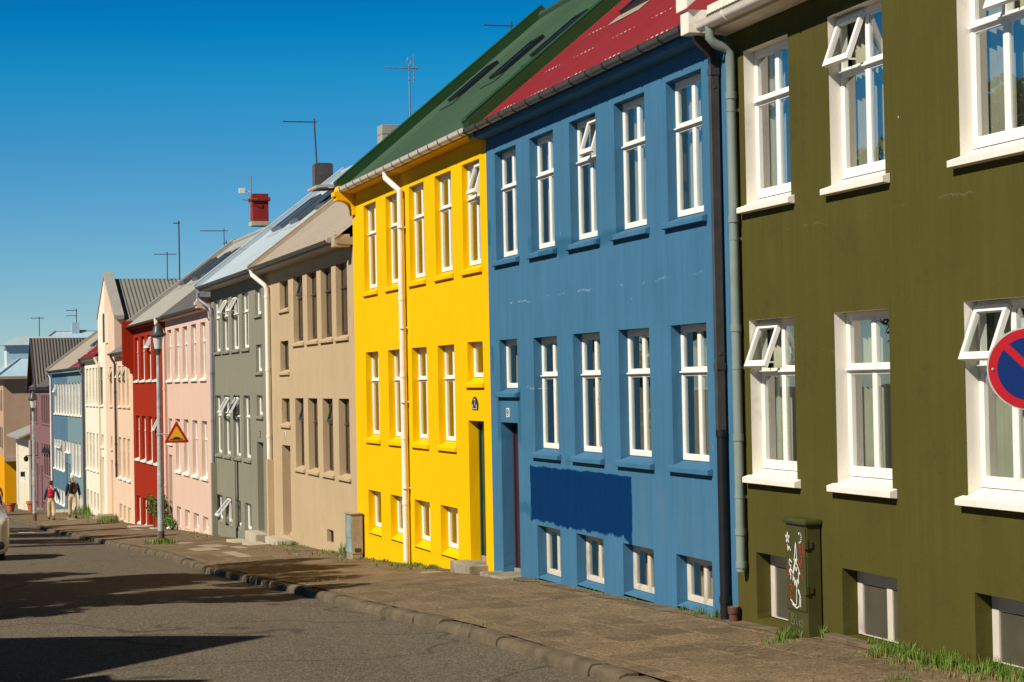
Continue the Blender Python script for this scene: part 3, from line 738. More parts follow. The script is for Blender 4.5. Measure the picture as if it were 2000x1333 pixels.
def chimney(h, s, o, ws, wo, z0, z1, mat, cap=None, rf=None, base=None):
    mb = MB(); mb.box(s-ws/2, s+ws/2, o-wo/2, o+wo/2, z0, z1)
    if cap == 'flare':
        mb.box(s-ws/2-.06, s+ws/2+.06, o-wo/2-.06, o+wo/2+.06, z1-.26, z1-.14); mb.box(s-ws/2-.03, s+ws/2+.03, o-wo/2-.03, o+wo/2+.03, z1-.14, z1-.13)
    elif cap == 'band': mb.box(s-ws/2-.012, s+ws/2+.012, o-wo/2-.012, o+wo/2+.012, z1-.24, z1-.22)
    elif cap == 'chamfer': mb.prism([(o-wo/2, z1), (o+wo/2, z1), (o+wo/2-.06, z1+.05), (o-wo/2+.06, z1+.05)], s-ws/2, s+ws/2)
    c = h.put(mb, 'chimney', mat, rf, bevel=.012)
    if base:
        bb = MB(); bb.box(s-ws/2-.05, s+ws/2+.05, o-wo/2-.05, o+wo/2+.05, z0, base); h.put(bb, 'chimney_base', M['conc_pale'], rf)
    return c

# ---- olive green house (nearest)
h = House('green', 'olive green house with white window surrounds, nearest, running off the edge of the photo', 6.22, .20, .83, M['green'], M['roof_green'], M['whitetrim'])
GW = dict(d=.115, rev=1, sm=M['whitetrim'], lip=.075, rise=.10, brail=.07)
UP = [(7.92, 9.0), (5.95, 7.03), (3.56, 4.64), (1.6, 2.68)]
for i, (a, b) in enumerate(UP): window(h, a, b, 4.19, 5.77, fm='upvc', opened={1: ((1, 1),), 2: ((0, 1),)}.get(i, ()), cur='curtain', open_a=21, **GW)
for i, (a, b) in enumerate(UP): window(h, a, b, 1.49, 3.07, fm='wood', opened={0: ((1, 1),), 2: ((1, 1),)}.get(i, ()), cur='curtain_green', open_a=21, **GW)
for a, b, zb in ((7.87, 8.95, .10), (5.91, 6.99, .15), (3.50, 4.58, .20), (1.6, 2.68, .28)):
    window(h, a, b, zb, .76, d=.15, mull=(.42,), trans=None, fm='woodworn', sill=False, cur=None, pane='frosted', rise=.01, jw=.10, brail=.008, mw=.10, trail=.14, inner=False, label='basement window with flaking white posts and dull panes')
wall_mesh(h); floors(h, (1.0, 3.7)); rf = roof(h)
mb = MB(); mb.box(0, h.L-.02, .18, .21, 6.02, 6.30); mb.prism([(.002, 6.00), (.18, 6.02), (.18, 6.06), (.002, 6.06)], 0, h.L); h.put(mb, 'eaves', M['whitetrim'])
gutter(h, M['gutter_white'], 0, h.L-.05, .075, 6.10, .29, 1.2, M['gutter_white'])
mb = MB(); mb.box(h.L-.02, h.L+.20, .12, .42, 6.02, 6.26); mb.prism([(.45, 6.26), (.45, 6.44), (-3.8, 6.44+4.25*.83), (-3.8, 6.26+4.25*.83)], h.L-.06, h.L+.24); h.put(mb, 'verge', M['whitetrim'], bevel=.008)
x = 9.165; downpipe(h, [(x, .29, 6.05), (x, .29, 5.93), (x, .24, 5.87), (x, .12, 5.83), (x, .075, 5.78), (x, .075, 5.4), (x, .075, .55)], .05, M['pipe_green'], collars=[(x, .075, z) for z in (5.35, 4.1, 3.0, 1.9, .95, .62)], brackets=[(x, .075, z) for z in (5.2, 3.9, 2.6, 1.3)])
steps(h, [(5.75, 7.15, .0, .13, zg(16)-.1, .16)], M['dirt'])
GREEN = h
# ---- blue house
h = House('blue', 'blue row house with a dark blue paint patch, red roof and black drainpipe', 6.20, .20, .83, M['blue'], M['roof_red'])
BU = [(7.64, 8.70), (5.93, 6.98), (4.20, 5.25), (2.46, 3.52), (.71, 1.77)]
for i, (a, b) in enumerate(BU): window(h, a, b, 4.20, 5.78, d=.11, opened=((0, 1),) if i == 2 else (), cur='curtain', open_a=17)
window(h, 7.75, 8.64, 2.33, 3.10, d=.10, mull=(), trans=None)
for i, (a, b) in enumerate(BU[1:]): window(h, a, b, 1.52, 3.09, d=.115, cur='curtain_dim')
for (a, b), zb in zip(((5.95, 6.96), (4.22, 5.27), (2.46, 3.51), (.69, 1.75)), (-.14, -.08, -.035, 0.0)):
    window(h, a, b, zb, .57, d=.125, trans=None, fm='woodworn', lip=.0, rise=.06, jw=.075, label='basement window with worn white frame, close to the pavement')
door(h, 7.79, 8.64, -.20, 1.93, .17, M['door_red'])
wall_mesh(h); floors(h, (1.0, 3.7)); rf = roof(h)
eaves(h, 6.02, M['blue']); gutter(h, M['gutter_grey'], .25, 9.30, .065)
x = .185; P_ = [(x-.02, .25, 6.12), (x, .25, 6.0), (x, .20, 5.95), (x, .10, 5.86), (x, .075, 5.80), (x, .075, 4.0), (x, .075, 1.95)]
downpipe(h, P_, .045, M['gutter_brown'], square=True, collars=[(x, .075, 5.66), (x, .075, 2.62)], brackets=[(x, .075, 5.5), (x, .075, 2.75)])
downpipe(h, [(x, .07, 1.97), (x, .07, 1.0), (x, .07, .02)], .052, M['dark'], collars=[(x, .07, 1.93), (x, .07, .22)])
steps(h, [(7.70, 8.85, -.15, .30, -.5, -.20), (7.79, 8.64, -.30, -.152, -.4, -.145)])
number(h, 8.24, 2.07, '9', .15, .13)
skylight(h, 5.9, 6.9, 2.0, 3.2, apron=M['roof_beige'])
BLUE = h
# ---- yellow house
h = House('yellow', 'bright yellow row house with a green roof and white downpipe', 6.22, .20, .84, M['yellow'], M['roof_green'])
YU = [(7.38, 8.42), (5.54, 6.60), (3.79, 4.83), (2.03, 3.07), (.38, 1.38)]
for i, (a, b) in enumerate(YU): window(h, a, b, 4.17, 5.80, d=.095, fm='upvc', rise=.10, lip=.045, ext=.06, opened=((0, 1),) if i == 4 else (), cur='curtain_warm', open_a=17)
for i, (a, b) in enumerate([(7.38, 8.45)]+YU[1:4]): window(h, a, b, 1.48, 3.10, d=.115, fm='upvc', rise=.11, lip=.045, ext=.06, cur='curtain_warm')
window(h, .38, 1.25, 2.47, 3.11, d=.10, mull=(), trans=None, fm='upvc', rise=.11, lip=.045, ext=.06, cur='curtain_warm')
for (a, b) in ((7.38, 8.43), (5.55, 6.62), (3.77, 4.83), (2.0, 3.07)): window(h, a, b, -.22, .57, d=.125, trans=None, fm='upvc', lip=0., rise=.12, cur='curtain_warm')
door(h, .39, 1.27, -.28, 1.93, .155, M['door_green'], plate=(.42, .80, 1.0, 1.32))
wall_mesh(h); floors(h, (1.0, 3.7)); rf = roof(h)
eaves(h, 6.09, M['yellow']); gutter(h, M['gutter_white'], 0.05, 9.25, .075, dark=M['gutter_grey'])
kneeler(h, 9.12, 9.42, 6.24, 5.70, .40, M['yellow'])
verge(h, 9.40, .30, .22, M['verge_green']); verge(h, 0.0, .30, .20, M['verge_green'])
x = 5.13; downpipe(h, [(x+.36, .25, 6.14), (x+.34, .25, 6.02), (x+.14, .14, 5.86), (x, .085, 5.78), (x, .085, 5.3), (x, .085, -.50)], .052, M['gutter_white'], collars=[(x, .085, z) for z in (5.2, 3.95, 2.65, 1.6, .5)], brackets=[(x-.03, .085, z) for z in (5.15, 3.45, 2.2, .75)])
steps(h, [(.30, 1.42, -.15, .29, -.65, -.17), (.41, 1.25, -.26, -.152, -.6, -.10), (.8, 1.95, .291, .62, -.55, -.375)])
mb = MB(); mb.add([(.84+x*1.25, .012, 2.19+z*.55) for x, z in [(-.13, -.17), (.13, -.17), (.14, .02)]+[(.12*math.cos(t), .04+.15*math.sin(t)) for t in [.2+i*.46 for i in range(7)]]+[(-.14, .02)]], [tuple(range(11))])
pl = h.put(mb, 'house_number', M['plaque_dark'], recalc=False)
mb = MB()
for st in DIG['7']: ribbon(mb, [(x*.09, y*.085) for x, y in st], .018, lambda x, y: (.885-x, .016, 2.165+y))
for (x, z) in ((.745, 2.15), (.95, 2.15)): mb.add([(x-.03, .016, z-.02), (x+.03, .016, z-.02), (x, .016, z+.05)], [(0, 1, 2)])
mb.add([(.70, .016, 2.108), (.98, .016, 2.108), (.98, .016, 2.118), (.70, .016, 2.118)], [(0, 1, 2, 3)])
h.put(mb, 'numeral', M['plaque'], pl, recalc=False)
for a, b, t in ((6.95, 7.65, 2.2), (4.15, 4.85, 2.2), (1.75, 2.45, 2.2)): skylight(h, a, b, t, t+1.0)
YEL = h
# ---- beige house
h = House('beige', 'beige row house with dark brown window frames, next to the yellow one', 5.30, .32, .77, M['beige'], M['roof_beige'])
for (a, b, z0, z1) in ((6.95, 8.03, 4.20, 4.88), (7.02, 8.08, 2.80, 3.52), (7.0, 8.02, 1.62, 2.23)): window(h, a, b, z0, z1, d=.11, mull=(), trans=None, fm='brownwood', cur='curtain_green', lip=.05)
for i, (a, b) in enumerate(((5.23, 6.34), (3.67, 4.73), (2.13, 3.21), (.61, 1.69))): window(h, a, b, 3.41, 4.89, d=.11, fm='brownwood', opened=((0, 1),) if i == 0 else (), cur='curtain', lip=.05, open_a=17)
for i, (a, b) in enumerate(((5.34, 6.33), (3.79, 4.83), (2.21, 3.25), (.61, 1.63))): window(h, a, b, .69, 2.24, d=.13, fm='brownwood', opened=((0, 1),) if i in (0, 2) else (), cur='curtain_green', lip=.05, open_a=16)
h.ops.append((2.34, 3.01, -.66, -.40, .12, 0))
door(h, 7.02, 8.07, -.86, 1.18, .20, M['door_brown'], handle=7.25)
wall_mesh(h); floors(h, (.2, 2.9)); rf = roof(h, pitch=.19, amp=.014)
mb = MB(); mb.box(2.34, 3.01, -.119, -.10, -.66, -.40, 0)
for i in range(5): mb.box(2.40+i*.13, 2.42+i*.13, -.09, -.07, -.66, -.40)
h.put(mb, 'vent_grille', M['brownwood'])
eaves(h, 5.16, M['soffit']); gutter(h, M['gutter_grey'], .45, h.L, .05, clips=0)
mb = MB(); mb.box(.02, .30, .05, .36, 5.12, 5.36); mb.tube([(.38, h.ov+.055, h.E-.03), (.46, h.ov+.055, h.E-.03)], .062, 10); h.put(mb, 'eaves_bracket', M['verge_beige'], bevel=.01)
verge(h, h.L-.02, .22, .13, M['verge_beige'])
x = 9.31; downpipe(h, [(x+.35, .37, 5.25), (x+.33, .36, 5.12), (x, .12, 4.86), (x, .08, 4.78), (x, .08, 4.4), (x, .08, .82)], .055, M['gutter_white'], collars=[(x, .08, z) for z in (4.6, 2.9, 1.35)])
mb = MB(); mb.box(x-.10, x+.12, .002, .14, -1.3, .80); h.put(mb, 'pipe_casing', M['beige'])
steps(h, [(7.0, 8.55, -.15, .34, -1.35, -.90), (7.3, 9.0, .341, .80, -1.4, -1.06), (7.04, 8.05, -.26, -.152, -1.2, -.80)], M['conc_pale'])
number(h, 7.6, 1.42, '5', .19, .14)
BEI = h
# ---- grey house
h = House('gray', 'grey row house with white window frames and a pale blue roof', 5.30, .32, .77, M['gray'], M['roof_pale'])
GU = [(7.38, 8.44), (5.90, 6.96), (4.25, 5.38), (2.70, 3.72)]
for i, (a, b) in enumerate(GU): window(h, a, b, 3.44, 4.87, d=.075, fm='upvc', opened=((1, 1),) if i in (1, 2) else (), lip=.05, rise=.05, open_a=30)
for (z0, z1) in ((4.21, 4.87), (2.83, 3.52), (1.77, 2.30)): window(h, .87, 1.70, z0, z1, d=.075, mull=(), trans=None, fm='upvc', lip=.05, rise=.05)
for i, (a, b) in enumerate(GU): window(h, a, b, .67, 2.29, d=.085, fm='upvc', opened=((1, 1),) if i in (1, 2) else (), lip=.05, rise=.06, open_a=30)
for i, (a, b) in enumerate(((7.41, 8.44), (5.8, 6.9), (4.35, 5.32), (2.77, 3.79))): window(h, a, b, -1.15, -.40, d=.09, trans=None, fm='upvc', lip=0., opened=((1, 0),) if i == 1 else (), open_a=40)
door(h, .88, 1.76, -.98, 1.17, .28, M['door_grey'])
wall_mesh(h); floors(h, (.2, 2.9)); rf = roof(h, pitch=.15, amp=.012)
eaves(h, 5.16, M['soffit']); gutter(h, M['gutter_grey'], 0, h.L, .05, clips=0); verge(h, h.L, .26, .16, M['roof_pale'])
x = 8.47; downpipe(h, [(x+.5, .37, 5.24), (x+.5, .36, 5.0), (x+.45, .30, 4.9), (x+.1, .10, 4.72), (x, .08, 4.6), (x, .08, .45)], .05, M['pipe_grey'], collars=[(x, .08, z) for z in (4.5, 2.9, 1.6)])
mb = MB(); mb.box(x-.10, x+.12, .002, .14, -1.9, .45); h.put(mb, 'pipe_casing', M['gray'])
mb = MB(); mb.tube([(4.70, .02, .62), (4.70, .02, -1.0), (4.95, .02, -1.2), (4.95, .02, -1.5)], .018, 5); h.put(mb, 'wall_cable', M['dark'])
steps(h, [(.40, 1.95, -.2, .30, -1.75, -.98), (.70, 2.35, .301, .70, -1.75, -1.20)], M['conc_pale'])
number(h, 1.30, 1.36, '3', .18, .15, plate=False, ink='sign_black', stroke=.02)
for a, b, t, op in ((5.6, 7.0, 2.2, 0), (3.2, 4.4, 2.2, 0), (1.0, 2.2, 2.5, 34)): skylight(h, a, b, t, t+1.4, .12, op, 'gutter_grey')
chimney(h, 3.3, -3.85, .55, .6, 8.0, 9.12, M['verge_grey'], 'band', rf)
GRY = h
# ---- pale pink house
h = House('pink', 'pale pink row house with white sills, between the red house and the grey house', 4.80, .20, .76, M['pink'], M['roof_dark'])
PU = [(8.3, 9.36), (6.5, 7.55), (4.72, 5.77), (2.88, 3.94), (1.05, 2.08)]
for (a, b) in PU: window(h, a, b, 2.74, 4.37, d=.10, lip=.06, sm=M['whitetrim'])
window(h, 8.45, 9.27, .74, 1.55, d=.10, mull=(), trans=None, sm=M['whitetrim'])
for (a, b) in ((6.6, 7.65), (4.76, 5.78), (2.9, 3.95), (1.04, 2.1)): window(h, a, b, -.08, 1.56, d=.11, lip=.06, sm=M['whitetrim'])
for (a, b), zb in zip(((6.68, 7.66), (4.77, 5.82), (2.9, 3.98), (1.07, 2.13)), (-1.80, -1.73, -1.69, -1.63)): window(h, a, b, zb, -1.16, d=.11, trans=None, lip=0.)
door(h, 8.60, 9.36, -1.9, .40, .16, M['door_grey'])
wall_mesh(h); floors(h, (-.6, 2.2)); rf = roof(h, pitch=.2, amp=.02)
eaves(h, 4.66, M['pink']); gutter(h, M['gutter_grey'], .3, h.L, .05, clips=.5); kneeler(h, .02, .34, 5.02, 4.42, .42, M['pink'])
x = 9.55; downpipe(h, [(x+.3, .25, 4.72), (x+.28, .24, 4.55), (x, .08, 4.32), (x, .08, -1.9)], .05, M['pink'], collars=[(x, .08, z) for z in (2.5, 1.0, -.6)])
chimney(h, 3.0, -3.85, .36, .56, 7.4, 9.05, M['conc_dark'], 'chamfer', rf)
PNK = h
# ---- red house
h = House('red', 'brick red row house behind the lamp post', 4.80, .20, .76, M['red'], M['roof_grey'])
for i, (a, b) in enumerate(((7.35, 8.37), (5.53, 6.59), (3.77, 4.80), (2.03, 3.07))): window(h, a, b, 2.78, 4.35, d=.105, lip=.06, sm=M['whitetrim'], opened=((1, 1), (0, 1)) if i == 2 else ())
for i, (a, b) in enumerate(((7.32, 8.34), (5.52, 6.59), (3.72, 4.78), (2.0, 3.0))): window(h, a, b, -.02, 1.56, d=.105, lip=.07, sm=M['whitetrim'], opened=((1, 1),) if i == 3 else ())
for (a, b) in ((7.36, 8.44), (5.62, 6.64)): window(h, a, b, -2.32, -1.32, d=.105, trans=None, lip=0., sm=M['whitetrim'])
door(h, 3.95, 4.9, -2.35, -1.32, .2, M['door_red'])
wall_mesh(h); floors(h, (-.6, 2.2)); rf = roof(h, pitch=.15, amp=.01)
eaves(h, 4.66, M['red']); gutter(h, M['gutter_grey'], 0, h.L, .05, clips=0); verge(h, h.L-.05, .3, .16, M['verge_grey'])
mb = MB(); mb.prism([(.002, 3.05), (.10, 3.08), (.12, 3.25), (.38, 3.42), (.38, 4.98), (.002, 5.0)], 8.86, 9.12); h.put(mb, 'eaves_bracket', M['red'], bevel=.01)
mb = MB(); mb.tube([(.15, .30, 4.78), (.15, .28, 4.55), (.05, .12, 4.35)], .05, 8); h.put(mb, 'downpipe', M['gutter_white'])
steps(h, [(3.0, 4.95, -.2, .75, -3.0, -2.18), (-.1, .9, .1, .5, -2.5, -2.0)], M['conc_pale'])
for a, b, t in ((6.7, 7.9, 2.3), (3.6, 4.8, 2.3), (1.5, 2.6, 2.3)): skylight(h, a, b, t, t+1.5, .12, 0, 'gutter_grey')
chimney(h, 4.3, -3.9, .5, .56, 8.1, 9.22, M['brick_red'], 'flare', rf, base=8.25)
RED = h
# ---- peach house + cream house share a gable
def gable(h, s0, s1, zl, zr_, zap, sap, mat, roofm, cope, win=None, cheek_at=None):
    """front gable in the plane of the facade with a ribbed roof behind: s0/s1 ends, apex sap"""
    mb = MB(); zb = h.E-.3
    pts = [(s0, zb), (s0, zl), (sap, zap), (s1, zr_), (s1, zb)] if s0 < sap < s1 else ([(s0, zb), (s0, zl), (s1, zap), (s1, zb)] if sap >= s1 else [(s0, zb), (s0, zap), (s1, zr_), (s1, zb)])
    n_ = len(pts); th = .25
    mb.add([(s, .004, z) for s, z in pts]+[(s, -th, z) for s, z in pts], [tuple(range(n_)), tuple(range(2*n_-1, n_-1, -1))]+[(i, (i+1) % n_, n_+(i+1) % n_, n_+i) for i in range(n_)])
    if cheek_at is not None: mb.box(min(cheek_at, cheek_at+.12), max(cheek_at, cheek_at+.12), -3.4, -th, h.E-.2, (zl if cheek_at == s0 else zr_))
    g_ = h.put(mb, 'gable', mat)
    return g_
h = House('peach', 'peach row house with half of the tall gable, beside the red house', 3.92, .20, .75, M['peach'], M['roof_rib'])
for i, (a, b) in enumerate(((6.75, 7.6), (3.75, 4.65), (2.35, 3.25), (.95, 1.85))): window(h, a, b, 1.84, 3.40, d=.09, fm='creamwood', lip=.06, sm=M['whitetrim'] if i == 9 else None, opened=((1, 1),) if i != 3 else ())
window(h, 6.9, 7.5, .12, .64, d=.09, mull=(), trans=None, fm='creamwood')
for (a, b) in ((3.95, 4.8), (2.5, 3.32), (1.10, 1.95)): window(h, a, b, -.90, .67, d=.09, fm='creamwood', lip=.07, sm=M['whitetrim'])
for (a, b) in ((3.95, 4.82), (2.65, 3.48), (1.12, 2.1)): window(h, a, b, -2.52, -1.90, d=.09, trans=None, fm='creamwood', lip=0.)
door(h, 6.85, 7.5, -2.5, -.30, .16, M['creamwood'])
wall_mesh(h); floors(h, (-1.4, 1.4)); rf = roof(h, pitch=.15, amp=.01, s1=5.7)
eaves(h, 3.78, M['peach'], 0, 5.6); gutter(h, M['gutter_grey'], 0, 5.6, .05, clips=0)
gb = gable(h, 5.62, 9.05, 5.30, 7.02, 7.02, 9.05, M['peach'], None, None, cheek_at=5.62)
mb = MB(); mb.box(7.95, 8.55, -.02, .012, 4.45, 5.60); mb.box(7.9, 8.6, .004, .05, 4.38, 4.45); h.put(mb, 'window', M['creamwood'])
mb = MB(); corr_pts = 0
# ribbed slope of the gable roof, running back from the street: ribs follow the fall
def side_slope(mb, s_e, z_e, s_r, z_r, o0, o1, pitch, amp):
    n = int((o0-o1)/pitch*4); base = len(mb.v); d = Vector((s_r-s_e, 0, z_r-z_e)).normalized(); nn = d.cross(Vector((0, 1, 0))); nn = nn if nn.z > 0 else -nn
    for i in range(n+1):
        o = o0+(o1-o0)*i/n; k = amp*math.sin(2*math.pi*(o0-o)/pitch)
        mb.v += [(s_e+nn.x*k, o, z_e+nn.z*k), (s_r+nn.x*k, o, z_r+nn.z*k)]
    for i in range(n): mb.f.append((base+2*i, base+2*i+2, base+2*i+3, base+2*i+1)); mb.mi.append(0)
side_slope(mb, 5.45, 5.22, 9.05, 7.02, -.25, -6.2, .16, .022); h.put(mb, 'gable_roof', M['roof_rib'], smooth=1)
mb = MB(); cp = [(5.36, 5.24), (5.36, 5.42), (9.05, 7.30), (9.05, 7.10)]
mb.add([(s, .03, z) for s, z in cp]+[(s, -.36, z) for s, z in cp], [(0, 1, 2, 3), (7, 6, 5, 4)]+[(i, (i+1) % 4, 4+(i+1) % 4, 4+i) for i in range(4)]); h.put(mb, 'gable_coping', M['verge_grey'], bevel=.01)
x = 4.95; downpipe(h, [(x+.1, .25, 3.86), (x+.05, .2, 3.72), (x, .08, 3.5), (x, .08, -.9)], .05, M['gutter_brown'], collars=[(x, .08, z) for z in (2.4, .4, -.4)])
steps(h, [(6.4, 7.7, -.15, .55, -3.3, -2.45), (6.2, 7.8, .551, .95, -3.3, -2.72)])
PEA = h
h = House('white', 'cream white row house with half of the tall gable, flaking paint and a red roof', 3.92, .20, .75, M['white'], M['roof_red'])
for (a, b) in ((7.0, 7.85), (5.62, 6.45), (4.28, 5.1), (2.9, 3.72), (1.05, 2.0)): window(h, a, b, 1.84, 3.45, d=.09, fm='creamwood', lip=.06)
for (a, b) in ((7.15, 7.98), (5.77, 6.6), (4.5, 5.3), (3.0, 3.82)): window(h, a, b, -.96, .65, d=.09, fm='creamwood', lip=.06)
window(h, 1.05, 1.8, .13, .65, d=.09, mull=(), trans=None, fm='creamwood')
for (a, b) in ((7.25, 8.1), (5.88, 6.7), (4.42, 5.27), (3.05, 3.87)): window(h, a, b, -2.7, -1.88, d=.09, trans=None, fm='creamwood', lip=0.)
door(h, 1.05, 1.88, -2.75, -.28, .14, M['creamwood'])
wall_mesh(h); floors(h, (-1.4, 1.4)); rf = roof(h, pitch=.15, amp=.01, s0=2.5)
eaves(h, 3.78, M['white'], 2.6); gutter(h, M['gutter_brown'], 2.6, 8.4, .05, clips=0)
gable(h, 0, 2.6, 7.02, 5.5, 7.02, 0, M['white'], None, None)
mb = MB(); mb.box(.05, .70, -.02, .012, 4.45, 5.62); h.put(mb, 'window', M['darkwood'])
mb = MB(); mb.quad((0, -.25, 7.02), (2.75, -.25, 5.42), (2.75, -6.2, 5.42), (0, -6.2, 7.02)); h.put(mb, 'gable_roof', M['roof_rib'], recalc=False)
mb = MB(); cp = [(0, 7.10), (0, 7.30), (2.8, 5.68), (2.8, 5.46)]
mb.add([(s, .03, z) for s, z in cp]+[(s, -.36, z) for s, z in cp], [(0, 1, 2, 3), (7, 6, 5, 4)]+[(i, (i+1) % 4, 4+(i+1) % 4, 4+i) for i in range(4)]); h.put(mb, 'gable_coping', M['verge_grey'], bevel=.01)
x = 1.95; downpipe(h, [(x, .25, 3.86), (x, .08, 3.5), (x, .08, -2.9)], .05, M['creamwood'])
x = 8.35; downpipe(h, [(x, .25, 3.86), (x, .08, 3.4), (x, .08, -2.9)], .05, M['gutter_brown'])
steps(h, [(.8, 2.2, -.15, .5, -3.6, -2.75), (1.0, 3.0, .501, .9, -3.6, -3.0)])
WHI = h
# ---- slate blue double house
h = House('ltblue', 'wide slate blue house with rows of white framed windows and a paler near half', 3.56, .20, .75, M['ltblue'], M['roof_beige'], M['whitetrim'], lod=1)
LW = dict(d=.10, rev=1, sm=M['whitetrim'], lip=.06, fm='upvc')
for i in range(10): b = 15.25-1.48*i; window(h, b-1.05, b, 1.33, 2.87, opened=((0, 1), (1, 1)) if i == 0 else (), **LW)
for i, b in enumerate((15.85, 14.3, 12.72, 11.17)): window(h, b-1.1, b, -1.48, .06, opened=((0, 1), (1, 1)) if i in (1, 2) else (), **LW)
for (a, b) in ((8.4, 9.44), (7.1, 8.06)): window(h, a, b, -.5, .07, mull=(), trans=None, **LW)
for b in (6.66, 5.05, 3.45): window(h, b-1.15, b, -1.46, .07, **LW)
for b in (16.15, 14.55, 13.0, 11.41): window(h, b-1.1, b, -3.2, -2.46, mull=(.5,), trans=None, **LW)
for b in (6.6, 5.0, 3.4): window(h, b-1.1, b, -3.1, -2.2, mull=(.5,), trans=None, **LW)
door(h, 8.56, 9.5, -3.35, -1.03, .15, M['whitetrim']); door(h, 7.1, 8.0, -3.3, -1.03, .15, M['creamwood'])
wall_mesh(h); floors(h, (-1.9, .9)); rf = roof(h, pitch=.2, amp=.01)
eaves(h, 3.34, M['ltblue']); gutter(h, M['gutter_grey'], 0, h.L, .05, clips=0); verge(h, h.L-.1, .3, .15, M['verge_grey'])
x = 16.5; downpipe(h, [(x, .25, 3.5), (x, .08, 3.2), (x, .08, -3.4)], .055, M['gutter_white'])
x = .3; downpipe(h, [(x, .25, 3.5), (x, .08, 3.2), (x, .08, -3.0)], .05, M['pipe_grey'])
steps(h, [(6.9, 9.8, -.2, .7, -4.3, -3.32), (6.6, 10.4, .701, 1.2, -4.4, -3.55)], M['conc_pale'])
for a in (2.0, 4.5, 7.0): skylight(h, a, a+1.1, 1.7, 2.9, .12, 0, 'gutter_grey')
mb = MB(); mb.quad((0, h.ov+.04, h.zroof(h.ov+.04)+.03), (5.2, h.ov+.04, h.zroof(h.ov+.04)+.03), (1.2, -1.5, h.zroof(-1.5)+.03), (0, -1.5, h.zroof(-1.5)+.03)); h.put(mb, 'roof_patch', M['roof_red'], rf, recalc=False)
LTB = h
# ---- mauve house with street gable
h = House('purple', 'mauve house with a steep brown roofed street gable and dark windows', 2.75, .2, .75, M['purple'], M['roof_dark'], lod=1)
DW = dict(d=.09, fm='darkwood', lip=.05)
for b in (6.4, 5.0, 3.6, 2.2): window(h, b-.95, b, .70, 2.27, **DW)
for b in (14.0, 12.7, 11.4, 10.1): window(h, b-.95, b, .70, 2.27, **DW)
for b in (5.2, 3.8, 2.3): window(h, b-1.0, b, -2.1, -.38, opened=((0, 1), (1, 1)), **DW)
window(h, 6.0, 6.7, -.98, -.38, mull=(), trans=None, **DW); window(h, 8.7, 9.5, -1.2, -.4, mull=(), trans=None, **DW)
for b in (14.0, 12.7, 11.4): window(h, b-1.0, b, -2.2, -.38, **DW)
for b in (14.0, 12.6): window(h, b-1.0, b, -4.2, -3.0, trans=None, **DW)
door(h, 6.2, 7.1, -4.2, -1.6, .2, M['darkwood']); door(h, 9.0, 9.9, -4.3, -1.6, .2, M['darkwood'])
wall_mesh(h); floors(h, (-2.6, .2)); rf = roof(h, pitch=.2, amp=.01)
eaves(h, 2.55, M['darkwood']); gutter(h, M['dark'], 0, 7.0, .06, clips=0); gutter(h, M['dark'], 12.4, h.L, .06, clips=0)
gable(h, 7.3, 12.1, 2.75, 2.75, 5.40, 9.75, M['purple'], None, None)
mb = MB(); side_slope(mb, 7.05, 2.60, 9.75, 5.52, .30, -7.0, .17, .025); side_slope(mb, 12.45, 2.60, 9.75, 5.52, .30, -7.0, .17, .025); h.put(mb, 'gable_roof', M['roof_brown'], smooth=1)
mb = MB()
for (a, b) in ((7.05, 9.75), (12.45, 9.75)): mb.add([(a, .33, 2.42), (a, .33, 2.62), (b, .33, 5.55), (b, .33, 5.32), (a, .26, 2.42), (a, .26, 2.62), (b, .26, 5.55), (b, .26, 5.32)], [(0, 1, 2, 3), (4, 5, 6, 7), (0, 3, 7, 4), (1, 2, 6, 5), (0, 1, 5, 4)])
h.put(mb, 'bargeboard', M['darkwood'])
mb = MB(); mb.tube([(7.9, .1, -1.1), (7.9, .75, -1.1)], .03, 6); mb.box(7.86, 7.94, .3, .8, -1.12, -1.08); mb.lathe([(.02, 0), (.14, -.05), (.12, -.25), (.05, -.3)], (7.9, .75, -1.12), 10); h.put(mb, 'wall_lamp', M['dark'])
mb = MB()
for i in range(6): mb.tube([(4.8+i*.35, .5, -4.2), (4.8+i*.35, .5, -3.2)], .03, 5)
mb.tube([(4.7, .5, -3.2), (6.7, .5, -3.2)], .035, 5); h.put(mb, 'railing', M['dark'])
steps(h, [(5.8, 7.5, -.2, .7, -4.6, -4.0)])
PUR = h

# ------------------------------------------------------------------ far buildings
def tower(name, label): o = empty(name, (6.28, 150, zg(150))); tag(o, label, 'building'); return o
t = tower('corner_building', 'brown stuccoed corner building with light blue hipped roof and orange ground floor, closing the street'); zt = zg(150)
mb = MB(); X0, X1, Y0, Y1 = 0, 14, 0, 26; mb.box(X0, X1, Y0, Y1, 3.3, 9.0); mb.build('wall', M['brownpink'], t)
mb = MB(); mb.box(X0+.01, .95, Y0+.01, Y1-.01, 0, 3.3); mb.box(.95, X1, 1.2, Y1-.01, 0, 3.3); mb.build('ground_floor_wall', M['orange'], t)
mb = MB(); mb.box(.0, X1, -.5, 1.2, 3.02, 3.32); mb.build('canopy', M['verge_beige'], t)
mb = MB(); mb.box(1.1, 2.4, 1.12, 1.2, 0, 2.6); d_ = mb.build('door', M['door_brown'], t)
mb = MB(); mb.box(1.25, 1.62, 1.09, 1.12, 1.3, 2.3); mb.build('pane', M['frosted'], d_)
for k in range(4):
    for z in (3.9, 6.6): mb = MB(); mb.box(-.03, .03, 2+k*3, 3.2+k*3, z, z+1.5); mb.build('window', M['frosted'], t)
mb = MB(); e0 = (-.45, -.45, 9.05); e1 = (X1+.45, -.45, 9.05); e2 = (X1+.45, Y1+.45, 9.05); e3 = (-.45, Y1+.45, 9.05); r1 = (4.0, 5.0, 12.35); r2 = (X1-4, 5.0, 12.35)
